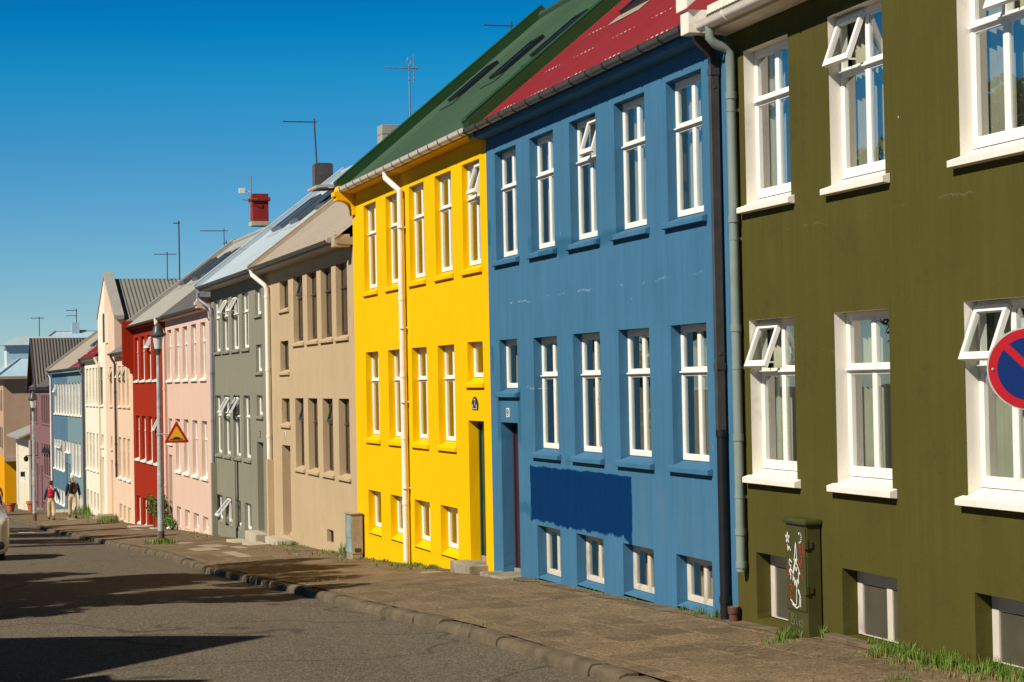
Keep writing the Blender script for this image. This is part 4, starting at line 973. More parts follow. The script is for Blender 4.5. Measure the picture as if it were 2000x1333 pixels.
mb.add([e0, e1, e2, e3, r1, r2], [(0, 1, 5, 4), (1, 2, 5), (2, 3, 4, 5), (3, 0, 4), (0, 1, 2, 3)])
rf = mb.build('roof', M['roof_ltblue'], t)
mb = MB(); mb.box(-.5, X1+.5, -.5, Y1+.5, 8.85, 9.05); mb.build('eaves', M['soffit'], rf)
mb = MB()
for (a, b) in ((e0, r1), (e1, r2), (r1, r2)): mb.tube([(a[0], a[1], a[2]+.03), (b[0], b[1], b[2]+.03)], .08, 6)
mb.build('ridge_cap', M['roof_pale'], rf)
mb = MB(); mb.box(.35, 3.2, 1.6, 4.4, 9.3, 11.3); dm = mb.build('dormer', M['roof_ltblue'], t)
mb = MB(); mb.add([(-.1, 1.3, 11.3), (-.1, 4.7, 11.3), (3.9, 4.7, 11.3), (3.9, 1.3, 11.3), (1.2, 3.0, 11.95), (3.9, 3.0, 11.95)], [(0, 3, 5, 4), (0, 4, 1), (1, 4, 5, 2), (0, 1, 2, 3)]); mb.build('dormer_roof', M['roof_pale'], dm)
for k in range(3): mb = MB(); mb.box(.30, .35, 1.75+k*.9, 2.45+k*.9, 9.7, 11.1); mb.build('window', M['upvc'], dm)
mb = MB(); mb.box(5.2, 5.75, 4.7, 5.3, 11.8, 13.0); mb.build('chimney', M['roof_ltblue'], rf)
t = empty('small_house', (6.62, 124.3, zg(127)), R(91.5)); tag(t, 'small white house with a grey lean-to roof, squeezed beyond the mauve house', 'building')
mb = MB(); mb.box(0, 9, -4, 0, -.5, 4.55); mb.build('wall', M['palewall'], t)
mb = MB(); mb.prism([(.6, 4.35), (.6, 4.45), (-4, 6.3), (-4, 6.1)], -.1, 9.4); mb.build('roof', M['roof_grey'], t)
for s_ in (1.2, 3.4, 5.6):
    for z in (2.5, .2): mb = MB(); mb.box(s_, s_+1.0, -.02, .03, z, z+1.45); mb.build('window', M['creamwood'], t)
mb = MB(); mb.tube([(7.6, .1, 4.4), (7.6, .1, .1)], .06, 6); mb.build('downpipe', M['gutter_white'], t)
mb = MB(); mb.box(3.0, 3.25, 0, .25, 2.0, 2.3); mb.build('wall_lamp', M['dark'], t)
# houses on the left side of the street, out of frame, that throw the gabled shadows
def gable_house(name, label, x, yc, hw, hap, depth, mat):
    zb = zg(yc)-.15; t = empty(name, (x, yc, zb)); tag(t, label, 'building')
    mb = MB(); ze = hap-hw
    mb.add([(0, -hw, -.8), (0, hw, -.8), (0, hw, ze), (0, 0, hap), (0, -hw, ze)]+[(-depth, -hw, -.8), (-depth, hw, -.8), (-depth, hw, ze), (-depth, 0, hap), (-depth, -hw, ze)],
           [(0, 1, 2, 3, 4), (9, 8, 7, 6, 5), (0, 5, 6, 1), (1, 6, 7, 2), (0, 4, 9, 5)])
    mb.build('wall', mat, t)
    mb = MB()
    for sgn in (-1, 1): mb.add([(.02, sgn*(hw+.1), ze-.1), (.02, 0, hap), (-depth, 0, hap), (-depth, sgn*(hw+.1), ze-.1), (.02, sgn*(hw+.1), ze-.02), (.02, 0, hap+.08), (-depth, 0, hap+.08), (-depth, sgn*(hw+.1), ze-.02)], [(0, 1, 2, 3), (4, 5, 6, 7), (0, 1, 5, 4), (3, 2, 6, 7), (0, 4, 7, 3)])
    mb.build('roof', M['roof_dark'], t)
    for yy in (-hw*.5, hw*.5):
        for z in (1.0, 3.4): mb = MB(); mb.box(-.02, .03, yy-.5, yy+.5, z, z+1.4); mb.build('window', M['upvc'], t)
gable_house('gabled_house', 'gabled house across the street, outside the photo, throwing the pointed shadow', -5.0, 17.95, 3.4, 7.80, 9, M['palewall'])
gable_house('gabled_annexe', 'low gabled annexe across the street, outside the photo', -3.65, 15.15, 1.5, 5.5, 4, M['palewall'])

# ------------------------------------------------------------------ aerials
def aerial(x, y, z0, z1, boom=(.6, .3), nel=6, mat='aerial', label='', extra=None, lean=0, r=.02, dirv=(1, 0), elh=.0):
    t = empty('aerial', (x, y, z0)); tag(t, label, 'aerial', 'television aerials on the roofs')
    mb = MB(); H_ = z1-z0; mb.tube([(0, 0, -.3), (lean*H_, 0, H_)], r, 6); mb.build('mast', M[mat], t)
    if boom:
        bz = H_-.10; dx, dy = dirv; mb = MB()
        a = Vector((-boom[0]*dx+lean*H_, -boom[0]*dy, bz)); b = Vector((boom[1]*dx+lean*H_, boom[1]*dy, bz)); mb.tube([a, b], r*.75, 5)
        for i in range(nel):
            p = a.lerp(b, i/(max(nel-1, 1))); ln = .18+.10*i/nel
            mb.tube([p+Vector((-dy*ln, dx*ln, 0)), p+Vector((dy*ln, -dx*ln, 0))], .008, 4)
        if extra == 'vert': p = b+Vector((-.1*dx, -.1*dy, 0)); mb.tube([p+Vector((0, 0, -.35)), p+Vector((0, 0, .35))], .016, 5)
        if extra == 'double':
            a2, b2 = a-Vector((0, 0, .4)), b-Vector((0, 0, .4)); mb.tube([a2, b2], r*.7, 5)
        mb.build('boom', M[mat], t)
    if extra == 'box':
        mb = MB(); mb.box(-.42, -.22, -.08, .08, H_*.35, H_*.35+.18); mb.tube([(-.22, 0, H_*.42), (0, 0, H_*.42)], .012, 4); mb.build('receiver_box', M['plaque'], t)
        mb = MB(); pts = [(.3*math.cos(q*.4), .3*math.sin(q*.4), .12) for q in range(17)]; mb.tube(pts, .012, 4); mb.build('ring_aerial', M[mat], t)
    if extra == 'loop':
        mb = MB(); pts = [(.05*math.cos(q*.4), .02, H_+.08+.10*math.sin(q*.4)) for q in range(17)]; mb.tube(pts, .01, 4); mb.build('loop', M['plaque'], t)
    return t
def wpt(key, s, o):
    x, y, L, a = FR[key]; a = R(a); d = (-math.sin(a), math.cos(a)); n_ = (-d[1], d[0]); return (x+d[0]*s+n_[0]*o, y+d[1]*s+n_[1]*o)
X, Y = wpt('beige', 2.3, -3.9); aerial(X, Y, 8.35, 9.93, (.58, .02), 2, 'aerial_dark', 'dark L shaped aerial just above the green roof edge', r=.018)
X, Y = wpt('gray', 1.45, -3.9); t = aerial(X, Y, 8.3, 10.42, (.62, .22), 7, 'aerial', 'tall pale aerial with a cross boom, left of the green roof', 'vert'); 
mb = MB(); pts = [(.05*math.cos(q*.4), .02, 2.2+.08*math.sin(q*.4)) for q in range(17)]; mb.tube(pts, .01, 4); mb.build('loop', M['aerial'], t)
X, Y = wpt('pink', 2.95, -3.7); aerial(X, Y, 8.6, 10.42, (.92, .06), 3, 'aerial_dark', 'aerial with a long arm standing at the dark chimney', lean=-.05, r=.024)
X, Y = wpt('red', 4.2, -3.6); aerial(X, Y, 8.9, 9.85, None, 0, 'aerial', 'thin mast with a white box and ring on the red chimney', 'box')
X, Y = wpt('peach', 2.8, -3.9); aerial(X, Y, 7.0, 8.62, (.9, .12), 8, 'aerial_dark', 'low dark aerial with many short rods at the grey roof edge', r=.018)
X, Y = wpt('peach', 8.9, -2.55); aerial(X, Y, 6.9, 8.12, (.52, .36), 3, 'aerial_dark', 'short T shaped aerial on the ribbed gable roof', r=.022)
X, Y = wpt('peach', 8.9, -3.05); aerial(X, Y, 6.9, 9.4, (.22, .05), 2, 'aerial_dark', 'tallest plain mast on the ribbed gable roof', r=.03)
X, Y = wpt('peach', 2.0, -3.85); t = aerial(X, Y, 7.1, 8.1, (.10, .10), 2, 'aerial_dark', 'small aerial on a black vent stub at the grey roof', 'double', r=.018)
mb = MB(); mb.box(-.12, .12, -.12, .12, -.2, .5); mb.build('vent_stub', M['dark'], t)
aerial(11.85, 155, 6.9, 8.55, (.75, .05), 3, 'aerial_dark', 'double boom aerial beside the light blue chimney', 'double', r=.035)
aerial(9.15, 155, 6.2, 8.0, (.6, .35), 4, 'aerial_dark', 'leftmost aerial, a cross on the light blue roof', r=.035)

# ------------------------------------------------------------------ street furniture
def lamp(x, y, H, label):
    z = zp(x, y); t = empty('street_lamp', (x, y, z)); tag(t, label, 'street lamp', 'street lamps on the pavement')
    mb = MB(); mb.lathe([(.088, -.05), (.088, .30), (.083, .32)], n=16); mb.build('base_sleeve', M['kerb'], t, smooth=1)
    mb = MB(); mb.lathe([(.080, .32), (.078, 1.0), (.062, H*.5), (.045, H-.72)], n=16); mb.build('pole', M['metal'], t, smooth=1)
    mb = MB(); mb.lathe([(.05, H-.78), (.055, H-.72), (.085, H-.64), (.09, H-.62)], n=18); mb.build('lantern_collar', M['lamp_cap'], t, smooth=1)
    mb = MB(); mb.lathe([(.09, H-.62), (.106, H-.5), (.130, H-.30)], n=20); mb.build('lantern_glass', M['lamp_glass'], t, smooth=1)
    mb = MB(); mb.lathe([(.134, H-.33), (.195, H-.29), (.195, H-.265), (.138, H-.20), (.115, H-.09), (.085, H-.02), (.05, H), (.04, H+.04)], n=22); mb.build('lantern_cap', M['lamp_cap'], t, smooth=1)
    return t
lamp(5.98, 52.0, 5.52, 'nearer grey street lamp with dark lantern, carrying the bump sign, before the red house')
lamp(4.80, 86.4, 5.28, 'farther grey street lamp, standing by the walkers near the mauve house')
# speed bump warning sign on the nearer lamp
t = empty('warning_sign', (5.98, 51.93, 1.32)); tag(t, 'triangular red and yellow road hump warning sign on the nearer lamp post', 'road sign')
cx_, cz_ = .41, .0; S_ = .64; hh = S_*.866
def tri(k, y): r_ = hh*2/3*k; return [(cx_+r_*math.sin(a), y, cz_+r_*math.cos(a)) for a in (0, 2*math.pi/3, 4*math.pi/3)]
def rtri(k, cr, y):
    pts = []; r_ = hh*2/3*k-2*cr
    for a in (0, 2*math.pi/3, 4*math.pi/3):
        c0 = (cx_+r_*math.sin(a), cz_+r_*math.cos(a))
        for q in range(-3, 4): b = a+q*math.pi/3/3; pts.append((c0[0]+cr*math.sin(b), y, c0[1]+cr*math.cos(b)))
    return pts
def plate(mb, p0, y1): n_ = len(p0); p1 = [(a, y1, c) for a, b, c in p0]; mb.add(p0+p1, [tuple(range(n_)), tuple(range(2*n_-1, n_-1, -1))]+[(i, (i+1) % n_, n_+(i+1) % n_, n_+i) for i in range(n_)])
mb = MB(); plate(mb, rtri(1, .03, -.10), -.085); mb.build('border', M['sign_red'], t)
mb = MB(); plate(mb, rtri(.66, .012, -.104), -.1); mb.build('field', M['sign_yellow'], t)
mb = MB(); plate(mb, [(cx_-.16, -.107, -.105), (cx_+.16, -.107, -.105), (cx_+.16, -.107, -.080), (cx_+.10, -.107, -.078), (cx_+.07, -.107, -.05), (cx_+.03, -.107, -.038), (cx_-.03, -.107, -.038), (cx_-.07, -.107, -.05), (cx_-.10, -.107, -.078), (cx_-.16, -.107, -.080)], -.104); mb.build('hump_symbol', M['sign_black'], t)
mb = MB(); mb.tube([(.02, -.02, .04), (.30, -.075, .04)], .018, 6); mb.tube([(0, .07, .02), (0, .07, .06)], .078, 12); mb.build('bracket', M['metal'], t)
# no parking sign
t = empty('parking_sign', (6.37, 10.80, zp(6.37, 10.8))); tag(t, 'round blue and red no parking sign at the right edge', 'road sign'); zc = 2.52-zp(6.37, 10.8)
ang = math.atan2(6.37, 10.74); ca, sa = math.cos(ang), math.sin(ang)
def disc(mb, r, y0, y1, n=48): mb.add([(r*math.cos(2*math.pi*k/n)*ca+y*sa, -r*math.cos(2*math.pi*k/n)*sa+y*ca, zc+r*math.sin(2*math.pi*k/n)) for y in (y0, y1) for k in range(n)], [tuple(range(n)), tuple(range(2*n-1, n-1, -1))]+[(k, (k+1) % n, n+(k+1) % n, n+k) for k in range(n)])
mb = MB(); disc(mb, .247, -.04, -.01); mb.build('rim', M['sign_rim'], t)
mb = MB(); disc(mb, .238, -.044, -.039); mb.build('border', M['sign_red'], t)
mb = MB(); disc(mb, .186, -.047, -.0435); mb.build('field', M['sign_blue'], t)
mb = MB(); c45 = math.sqrt(.5)
pts = [(u*c45-v*c45, -u*c45-v*c45) for u, v in ((-.19, -.022), (.19, -.022), (.19, .022), (-.19, .022))]
mb.add([(x*ca+y*sa, -x*sa+y*ca, zc+z) for y in (-.050, -.0465) for x, z in pts], [(0, 1, 2, 3), (7, 6, 5, 4), (0, 4, 5, 1), (1, 5, 6, 2), (2, 6, 7, 3), (3, 7, 4, 0)]); mb.build('slash', M['sign_red'], t)
mb = MB()
for sx_ in (-.212, .212): mb.ball((sx_*ca-.046*sa, -sx_*sa-.046*ca, zc), .008, .008, .008, 8, 5)
mb.build('bolt', M['chrome'], t)
mb = MB(); mb.tube([(.0, .03, -.1), (.0, .03, zc+.3)], .03, 12); mb.build('pole', M['metal'], t)

# olive cabinet with scribbles
def gpt(s, o): return wpt('green', s, o)
z0 = zg(17.6)-.06; t = empty('utility_cabinet', (8.06, 17.4, z0), R(90)); tag(t, 'olive green utility cabinet with white and red graffiti, against the olive house', 'cabinet', 'utility cabinets on the pavement')
mb = MB(); mb.box(0, .46, .015, .155, 0, 1.10); mb.build('cabinet_body', M['cab_green'], t, bevel=.006)
mb = MB(); mb.box(-.025, .485, .0, .185, 1.10, 1.155); mb.build('lid', M['cab_green'], t, bevel=.02)
mb = MB(); mb.box(.012, .45, .1555, .168, .30, 1.075); dr = mb.build('door', M['cab_green'], t, bevel=.004)
for z in (.46, .88): mb = MB(); mb.box(-.018, .014, .145, .180, z, z+.085); mb.box(-.012, .0, .10, .145, z+.01, z+.075); mb.build('hinge', M['cab_green'], dr, bevel=.004)
def TG(x, y): return (.45-x, .1715, .30+y)
mb = MB(); wd = .011
star = [(.055+.05*math.sin(a), .665+.06*math.cos(a)) for a in [i*4*math.pi/5 for i in range(6)]]; ribbon(mb, star, wd*.8, TG)
ribbon(mb, [(.05, .60), (.06, .54), (.085, .59), (.12, .55)], wd, TG)
ribbon(mb, [(.33+.035*math.cos(a), .68+.045*math.sin(a)) for a in [2.2-i*.45 for i in range(10)]], wd*1.5, TG)
for pts in ([(.20, .46), (.235, .64), (.26, .46), (.20, .46)], [(.19, .47), (.27, .475)], [(.21, .45), (.16, .34), (.12, .38), (.10, .32)], [(.14, .44), (.09, .47), (.08, .42), (.13, .40), (.08, .35), (.12, .33), (.11, .28)],
            [(.23, .45), (.17, .33), (.16, .26), (.19, .31), (.20, .22), (.225, .29), (.245, .20), (.26, .30), (.285, .24), (.29, .36), (.33, .33), (.27, .42), (.23, .45)], [(.24, .20), (.235, .06), (.20, .04), (.10, .09)], [(.27, .20), (.31, .14), (.30, .05), (.24, .02), (.14, .05)], [(.29, .19), (.33, .12), (.32, .04)], [(.215, .40), (.245, .36), (.255, .40)]):
    ribbon(mb, pts, wd, TG)
mb.build('graffiti', M['white_spray'], dr, recalc=False)
mb = MB()
for pts in ([(.30, .62), (.36, .58), (.33, .52), (.38, .50), (.34, .44)], [(.05, .40), (.07, .34), (.04, .30)], [(.09, .22), (.15, .24), (.12, .17), (.08, .13), (.14, .11), (.12, .05)], [(.28, .46), (.35, .40), (.37, .30)], [(.40, .62), (.40, .54)]): ribbon(mb, pts, .016, lambda x, y: (.45-x, .1700, .30+y))
mb.build('graffiti', M['red_spray'], dr, recalc=False)
mb = MB()
for pts in ([(.07, .16), (.09, .27), (.13, .25), (.10, .215), (.15, .20), (.14, .16), (.08, .165)], [(.18, .25), (.19, .17), (.22, .17)], [(.24, .19), (.28, .21), (.25, .16), (.29, .165)], [(.31, .22), (.34, .17), (.30, .14)], [(.22, .10), (.27, .12), (.24, .07), (.29, .08)]): ribbon(mb, pts, .006, lambda x, y: (.45-x, .1575, y))
mb.build('scrawled_lettering', M['grey_spray'], t, recalc=False)
# grey cabinet
z0 = zg(37.6)-.03; x, y = wpt('yellow', 8.80, 0); t = empty('utility_cabinet', (x, y, z0), R(90)); tag(t, 'shabby grey utility cabinet with scraped turquoise door between the yellow and beige houses', 'cabinet', 'utility cabinets on the pavement')
mb = MB(); mb.box(0, .56, .04, .25, .13, .86); mb.build('cabinet_body', M['cab_grey'], t, bevel=.006)
mb = MB(); mb.box(.01, .55, .05, .24, -.05, .128); mb.build('plinth', M['concrete'], t)
mb = MB(); mb.box(.012, .548, .2505, .262, .42, .835); mb.build('door', M['cab_face'], t, bevel=.003)
mb = MB(); mb.box(.012, .548, .2505, .258, .15, .405); mb.build('lower_panel', M['cab_face'], t, bevel=.003)
mb = MB(); mb.box(-.02, .58, .03, .275, .86, .885); mb.build('lid', M['cab_grey'], t, bevel=.006)
mb = MB(); mb.box(-.012, -.0005, .08, .2, .17, .235); mb.build('vent', M['cab_green'], t, bevel=.01)
mb = MB(); TS = lambda x, y: (-.003, .06+x, y)
for pts in ([(.02, .62), (.06, .68), (.03, .70), (.10, .72), (.08, .60), (.13, .66)], [(.03, .52), (.06, .58), (.10, .55), (.07, .48)], [(.08, .44), (.13, .46), (.12, .36), (.08, .38), (.09, .44)], [(.05, .34), (.11, .32), (.07, .27)], [(.03, .76), (.10, .78), (.12, .74)]): ribbon(mb, pts, .006, TS)
mb.build('graffiti', M['conc_pale'], t, recalc=False)
# stump of clay pipe by the blue house corner
t = empty('clay_pipe', (7.985, 19.38, zg(19.5)-.02)); tag(t, 'short brown clay pipe standing where the blue and olive houses meet', 'clay pipe')
mb = MB(); mb.lathe([(.048, -.03), (.050, .10), (.058, .105), (.062, .12), (.066, .17), (.058, .18), (.05, .17), (.045, .08)], n=16); mb.build('pipe_body', M['clay'], t, smooth=1)
# stone and weeds, pots, pavement bits
t = MB(); t.add([(0, 0, 0), (.5, .05, 0), (.48, .3, 0), (.05, .25, 0), (.08, .04, .10), (.42, .08, .12), (.4, .2, .14), (.1, .2, .10)], [(0, 1, 5, 4), (1, 2, 6, 5), (2, 3, 7, 6), (3, 0, 4, 7), (4, 5, 6, 7), (3, 2, 1, 0)])
o = t.build('stone_block', M['concrete'], bevel=.02); o.location = (7.72, 38.3, zg(38.4)-.04); tag(o, 'loose broken stone lying beside the grey cabinet', 'stone')
def pot(x, y, r, H, label, plant=False):
    t = empty('flower_pot', (x, y, zg(y))); tag(t, label, 'flower pot', 'terracotta pots by the mauve house')
    mb = MB(); mb.lathe([(r*.65, 0), (r*.95, H*.78), (r*1.1, H*.78), (r*1.12, H), (r*.98, H), (r*.95, H*.9)], n=20); mb.build('pot_body', M['terracotta'], t, smooth=1)
    mb = MB(); mb.lathe([(r*.9, H*.88), (r*.3, H*.9)], n=16); mb.build('soil', M['soil'], t)
    return t
pot(6.05, 111.5, .27, .55, 'terracotta flower pot just right of the farther lamp post')
pot(5.15, 115.5, .25, .5, 'terracotta flower pot by the small white house')
def leafclump(mb, c, rx, ry, rz, n, size, hollow=.35, mi=0, flat=.0):
    for _ in range(n):
        while True:
            p = Vector((random.uniform(-1, 1), random.uniform(-1, 1), random.uniform(-1, 1)))
            if hollow < p.length < 1: break
        p = Vector((c[0]+p.x*rx, c[1]+p.y*ry, c[2]+p.z*rz)); s_ = size*random.uniform(.6, 1.4)
        a = Vector((random.gauss(0, 1), random.gauss(0, 1), random.gauss(0, 1))).normalized(); b = a.orthogonal().normalized()
        b = (b*math.cos(1.3*_)+a.cross(b)*math.sin(1.3*_)).normalized()
        mb.add([p-a*s_, p+b*s_*.45, p+a*s_, p-b*s_*.45], [(0, 1, 2, 3)], mi)
# shrub at the red / pink doorway
x, y = wpt('pink', 9.2, .30); t = empty('shrub', (x, y, zg(y)-.03)); tag(t, 'leafy green shrub growing at the doorway behind the lamp post', 'shrub')
mb = MB()
for (dx, dy, z, rr, n_) in ((.0, .3, .68, .34, 300), (-.14, .9, .72, .27, 170), (.08, -.1, .98, .18, 70), (.12, -1.7, .30, .18, 110), (.10, -1.2, .38, .18, 110), (.05, -.6, .32, .20, 130), (-.2, 1.3, .95, .15, 50)): leafclump(mb, (dx, dy, z), rr*.9, rr*1.5, rr, n_, .055, .1)
mb.build('foliage', M['shrubleaf'], t, recalc=False)
mb = MB()
for i in range(9): mb.tube([(random.uniform(-.1, .1), random.uniform(-.5, 1.2), 0), (random.uniform(-.3, .2), random.uniform(-.8, 1.4), .6), (random.uniform(-.25, .15), random.uniform(-1.0, 1.3), random.uniform(.8, 1.15))], [.014, .01, .005], 5)
mb.build('stem', M['bark'], t)
x, y = wpt('pink', 7.6, .22); o = MB(); o.ball((0, 0, .05), .12, .09, .06, 8, 5); o = o.build('paper_scrap', M['litter']); o.location = (x, y, zg(y)); tag(o, 'crumpled white paper lying by the shrub', 'litter')
# grass and weeds
def blades(mb, x, y, n, spread, hgt, mi=0, sx=None):
    for _ in range(n):
        px = x+random.gauss(0, spread if sx is None else sx); py = y+random.gauss(0, spread); 
        if px > xw(py)-.015: px = xw(py)-.015-abs(random.gauss(0, .05))
        z = zp(px, py); H_ = hgt*random.uniform(.4, 1.25); a = random.uniform(0, 6.28); lx, ly = math.cos(a)*H_*.55*random.random(), math.sin(a)*H_*.55*random.random(); wd = random.uniform(.003, .006)*(1 if y < 30 else 2.5)
        tx, ty = -math.sin(a+1)*wd, math.cos(a+1)*wd
        mb.add([(px-tx, py-ty, z), (px+tx, py+ty, z), (px+lx*.4+tx*.7, py+ly*.4+ty*.7, z+H_*.6), (px+lx*.4-tx*.7, py+ly*.4-ty*.7, z+H_*.6), (px+lx, py+ly, z+H_)], [(0, 1, 2, 3), (3, 2, 4)], 1 if random.random() < (mi or .18) else 0)
mb = MB()
for i in range(46): yy = random.uniform(13.2, 15.95); blades(mb, 8.0-abs(random.gauss(0, .10)), yy, random.randint(15, 110), .07, random.choice((.04, .06, .08, .11)))
for i in range(16): yy = random.uniform(13.2, 15.8); blades(mb, 7.68+random.gauss(0, .06), yy, 30, .05, .045, .65)
for (x, y, n_, sp, hg) in ((7.75, 17.55, 170, .07, .08), (7.86, 17.75, 90, .05, .10), (8.0, 17.28, 60, .02, .12), (7.55, 17.3, 60, .08, .05), (8.02, 19.9, 60, .05, .10), (8.0, 20.35, 60, .06, .09), (8.0, 20.9, 40, .05, .06), (8.0, 22.5, 30, .05, .04), (7.95, 15.95, 60, .03, .12), (8.0, 16.3, 60, .03, .09), (7.2, 14.2, 50, .06, .05),
                           (5.95, 51.9, 260, .14, .14), (6.05, 51.6, 160, .12, .12), (8.0, 31.9, 120, .18, .06), (8.0, 33.2, 160, .3, .06), (8.0, 35.5, 50, .2, .05), (8.0, 36.8, 40, .3, .05), (7.9, 38.4, 90, .06, .26), (8.0, 40, 80, .5, .06), (8.0, 43.0, 60, .5, .05), (8.0, 44.4, 60, .25, .10), (7.9, 56, 50, .4, .06), (7.4, 81.0, 170, .30, .30), (7.6, 79.3, 60, .4, .12), (7.0, 86.5, 40, .2, .2), (7.25, 92.0, 200, .3, .42), (7.1, 90.5, 60, .3, .25), (8.0, 26.5, 40, .2, .05), (8.0, 24, 40, .3, .05), (7.9, 60, 30, .8, .05), (5.75, 21, 20, .1, .04), (5.6, 30, 20, .3, .04)):
    blades(mb, x, y, n_, sp, hg)
stuff(mb.build('grass', [M['grass'], M['drygrass']], recalc=False), 'green and dry grass tufts along the foot of the houses and at the lamp', 'grass')

# ------------------------------------------------------------------ trees outside the frame (they shade the street)
def tree(x, y, zc, rx, ry, rz, n, label):
    zb = zg(y)-.1; t = empty('tree', (x, y, zb)); tag(t, label, 'tree', 'trees across the street, outside the photo')
    mb = MB(); mb.tube([(0, 0, -.3), (.05, .1, 1.5), (0, 0, 3.0), (-.1, .1, zc-zb+1)], [.22, .17, .14, .05], 8)
    for i in range(7):
        a = i*.9; mb.tube([(0, 0, 2.2+i*.35), (math.cos(a)*rx*.4, math.sin(a)*ry*.4, zc-zb-.4+i*.1), (math.cos(a)*rx*.75, math.sin(a)*ry*.75, zc-zb+.2*math.sin(i*2.)*rz)], [.08, .05, .02], 6)
    mb.build('trunk', M['bark'], t)
    mb = MB()
    for i in range(36):
        a = random.uniform(0, 6.28); q = random.uniform(.1, .98); e_ = random.uniform(-.8, .9)
        leafclump(mb, (math.cos(a)*q*rx, math.sin(a)*q*ry, zc-zb+e_*rz*(1-q*.45)), rx*random.uniform(.14, .30), ry*random.uniform(.14, .30), rz*random.uniform(.12, .26), n//36, .14, .0)
    mb.build('crown', M['leaf'], t, recalc=False)
tree(-4.1, 27.0, 4.9, 3.6, 3.9, 3.3, 16000, 'nearest leafy tree across the street, outside the photo')
tree(-4.1, 32.6, 4.9, 3.9, 4.2, 3.4, 16000, 'second leafy tree across the street, outside the photo')
tree(-3.3, 58.4, 3.3, 3.6, 3.6, 3.3, 12000, 'third leafy tree across the street, outside the photo')
tree(-3.3, 66.7, 2.7, 3.6, 3.8, 3.4, 12000, 'fourth leafy tree across the street, outside the photo')
tree(-3.3, 75.0, 2.5, 3.7, 3.8, 3.5, 12000, 'fifth leafy tree across the street, outside the photo')
tree(-4.5, 96.0, 2.6, 4.0, 4.0, 3.7, 7200, 'farthest leafy tree across the street, outside the photo')

# ------------------------------------------------------------------ car at the left edge
def car(x, y):
    t = empty('parked_car', (x, y, zr(x, y)), R(-0.5)); t.rotation_euler[0] = math.atan((zg(y+4)-zg(y))/4); tag(t, 'pale car standing at the left edge, only its rounded front corner showing', 'car')
    # front faces the camera (-y), centre of front bumper at origin, width 1.72
    W = .86; mb = MB()
    # cross sections along the length: (y, half width, z_bottom, z_belt, z_roof, roof half width)
    secs = [(0.0, .58, .22, .72, .80, .46), (.10, .76, .12, .86, .94, .54), (.35, .84, .10, .94, 1.0, .60), (1.05, .86, .16, .97, 1.04, .64), (1.35, .86, .18, .98, 1.10, .64), (1.95, .86, .18, .98, 1.50, .58), (2.7, .86, .18, .93, 1.47, .58), (3.4, .86, .18, .94, 1.42, .57), (4.0, .84, .20, .94, 1.05, .60), (4.2, .74, .30, .86, .92, .58)]
    n_ = 16
    for (yy, hw, zb, zm, zt, rh) in secs:
        ring = [(0, zb), (hw*.8, zb), (hw*.96, zb+.08), (hw, zb+.25*(zm-zb)+.05), (hw, zm-.12), (hw*.97, zm), (rh+.04, zt-.06), (rh*.85, zt), (0, zt+.01)]
        ring = ring+[(-a, b) for a, b in ring[-2:0:-1]]
        mb.v += [(a, yy, b) for a, b in ring]
    for i in range(len(secs)-1):
        for k in range(n_): mb.f.append((i*n_+k, i*n_+(k+1) % n_, (i+1)*n_+(k+1) % n_, (i+1)*n_+k)); mb.mi.append(0)
    mb.f += [tuple(range(n_)), tuple(range(len(secs)*n_-1, (len(secs)-1)*n_-1, -1))]; mb.mi += [0, 0]
    o = mb.build('body', M['car'], t, smooth=2); sm = o.modifiers.new('smooth', 'SUBSURF'); sm.levels = 1; sm.render_levels = 2
    mb = MB(); mb.add([(-.56, 1.36, 1.13), (.56, 1.36, 1.13), (.5, 1.93, 1.5), (-.5, 1.93, 1.5)], [(0, 1, 2, 3)]); mb.build('windscreen', M['carglass'], t, recalc=False)
    for sg in (-1, 1):
        mb = MB(); mb.ball((sg*.40, .04, .70), .13, .08, .07, 14, 8); mb.build('headlight', M['chrome'], t, smooth=2)
        mb = MB(); mb.ball((sg*.62, .045, .33), .11, .06, .09, 12, 8); mb.build('bumper_intake', M['dark'], t, smooth=2)
        for yy in (.78, 3.35):
            mb = MB(); pr = [(.16, -.1), (.29, -.1), (.32, -.07), (.32, .07), (.29, .1), (.16, .1)]
            mb.lathe(pr, (0, 0, 0), 22); wv = [(sg*.64+z, yy+x, .31+y_) for x, y_, z in mb.v]; mb.v = wv; wl = mb.build('wheel', M['rubber'], t, smooth=1)
            mb = MB(); mb.lathe([(.17, -.06), (.17, .075), (.05, .085)], (0, 0, 0), 16); mb.v = [(sg*(.64+z*1.0), yy+x, .31+y_) for x, y_, z in mb.v]; mb.build('rim', M['metal'], wl, smooth=1)
    mb = MB(); mb.box(-.4, .4, -.012, .01, .38, .5); mb.build('number_plate', M['plaque'], t)
    mb = MB(); mb.box(-.34, .34, .0, .03, .54, .62); mb.build('grille', M['dark'], t)
    return t
car(1.15, 45.0)

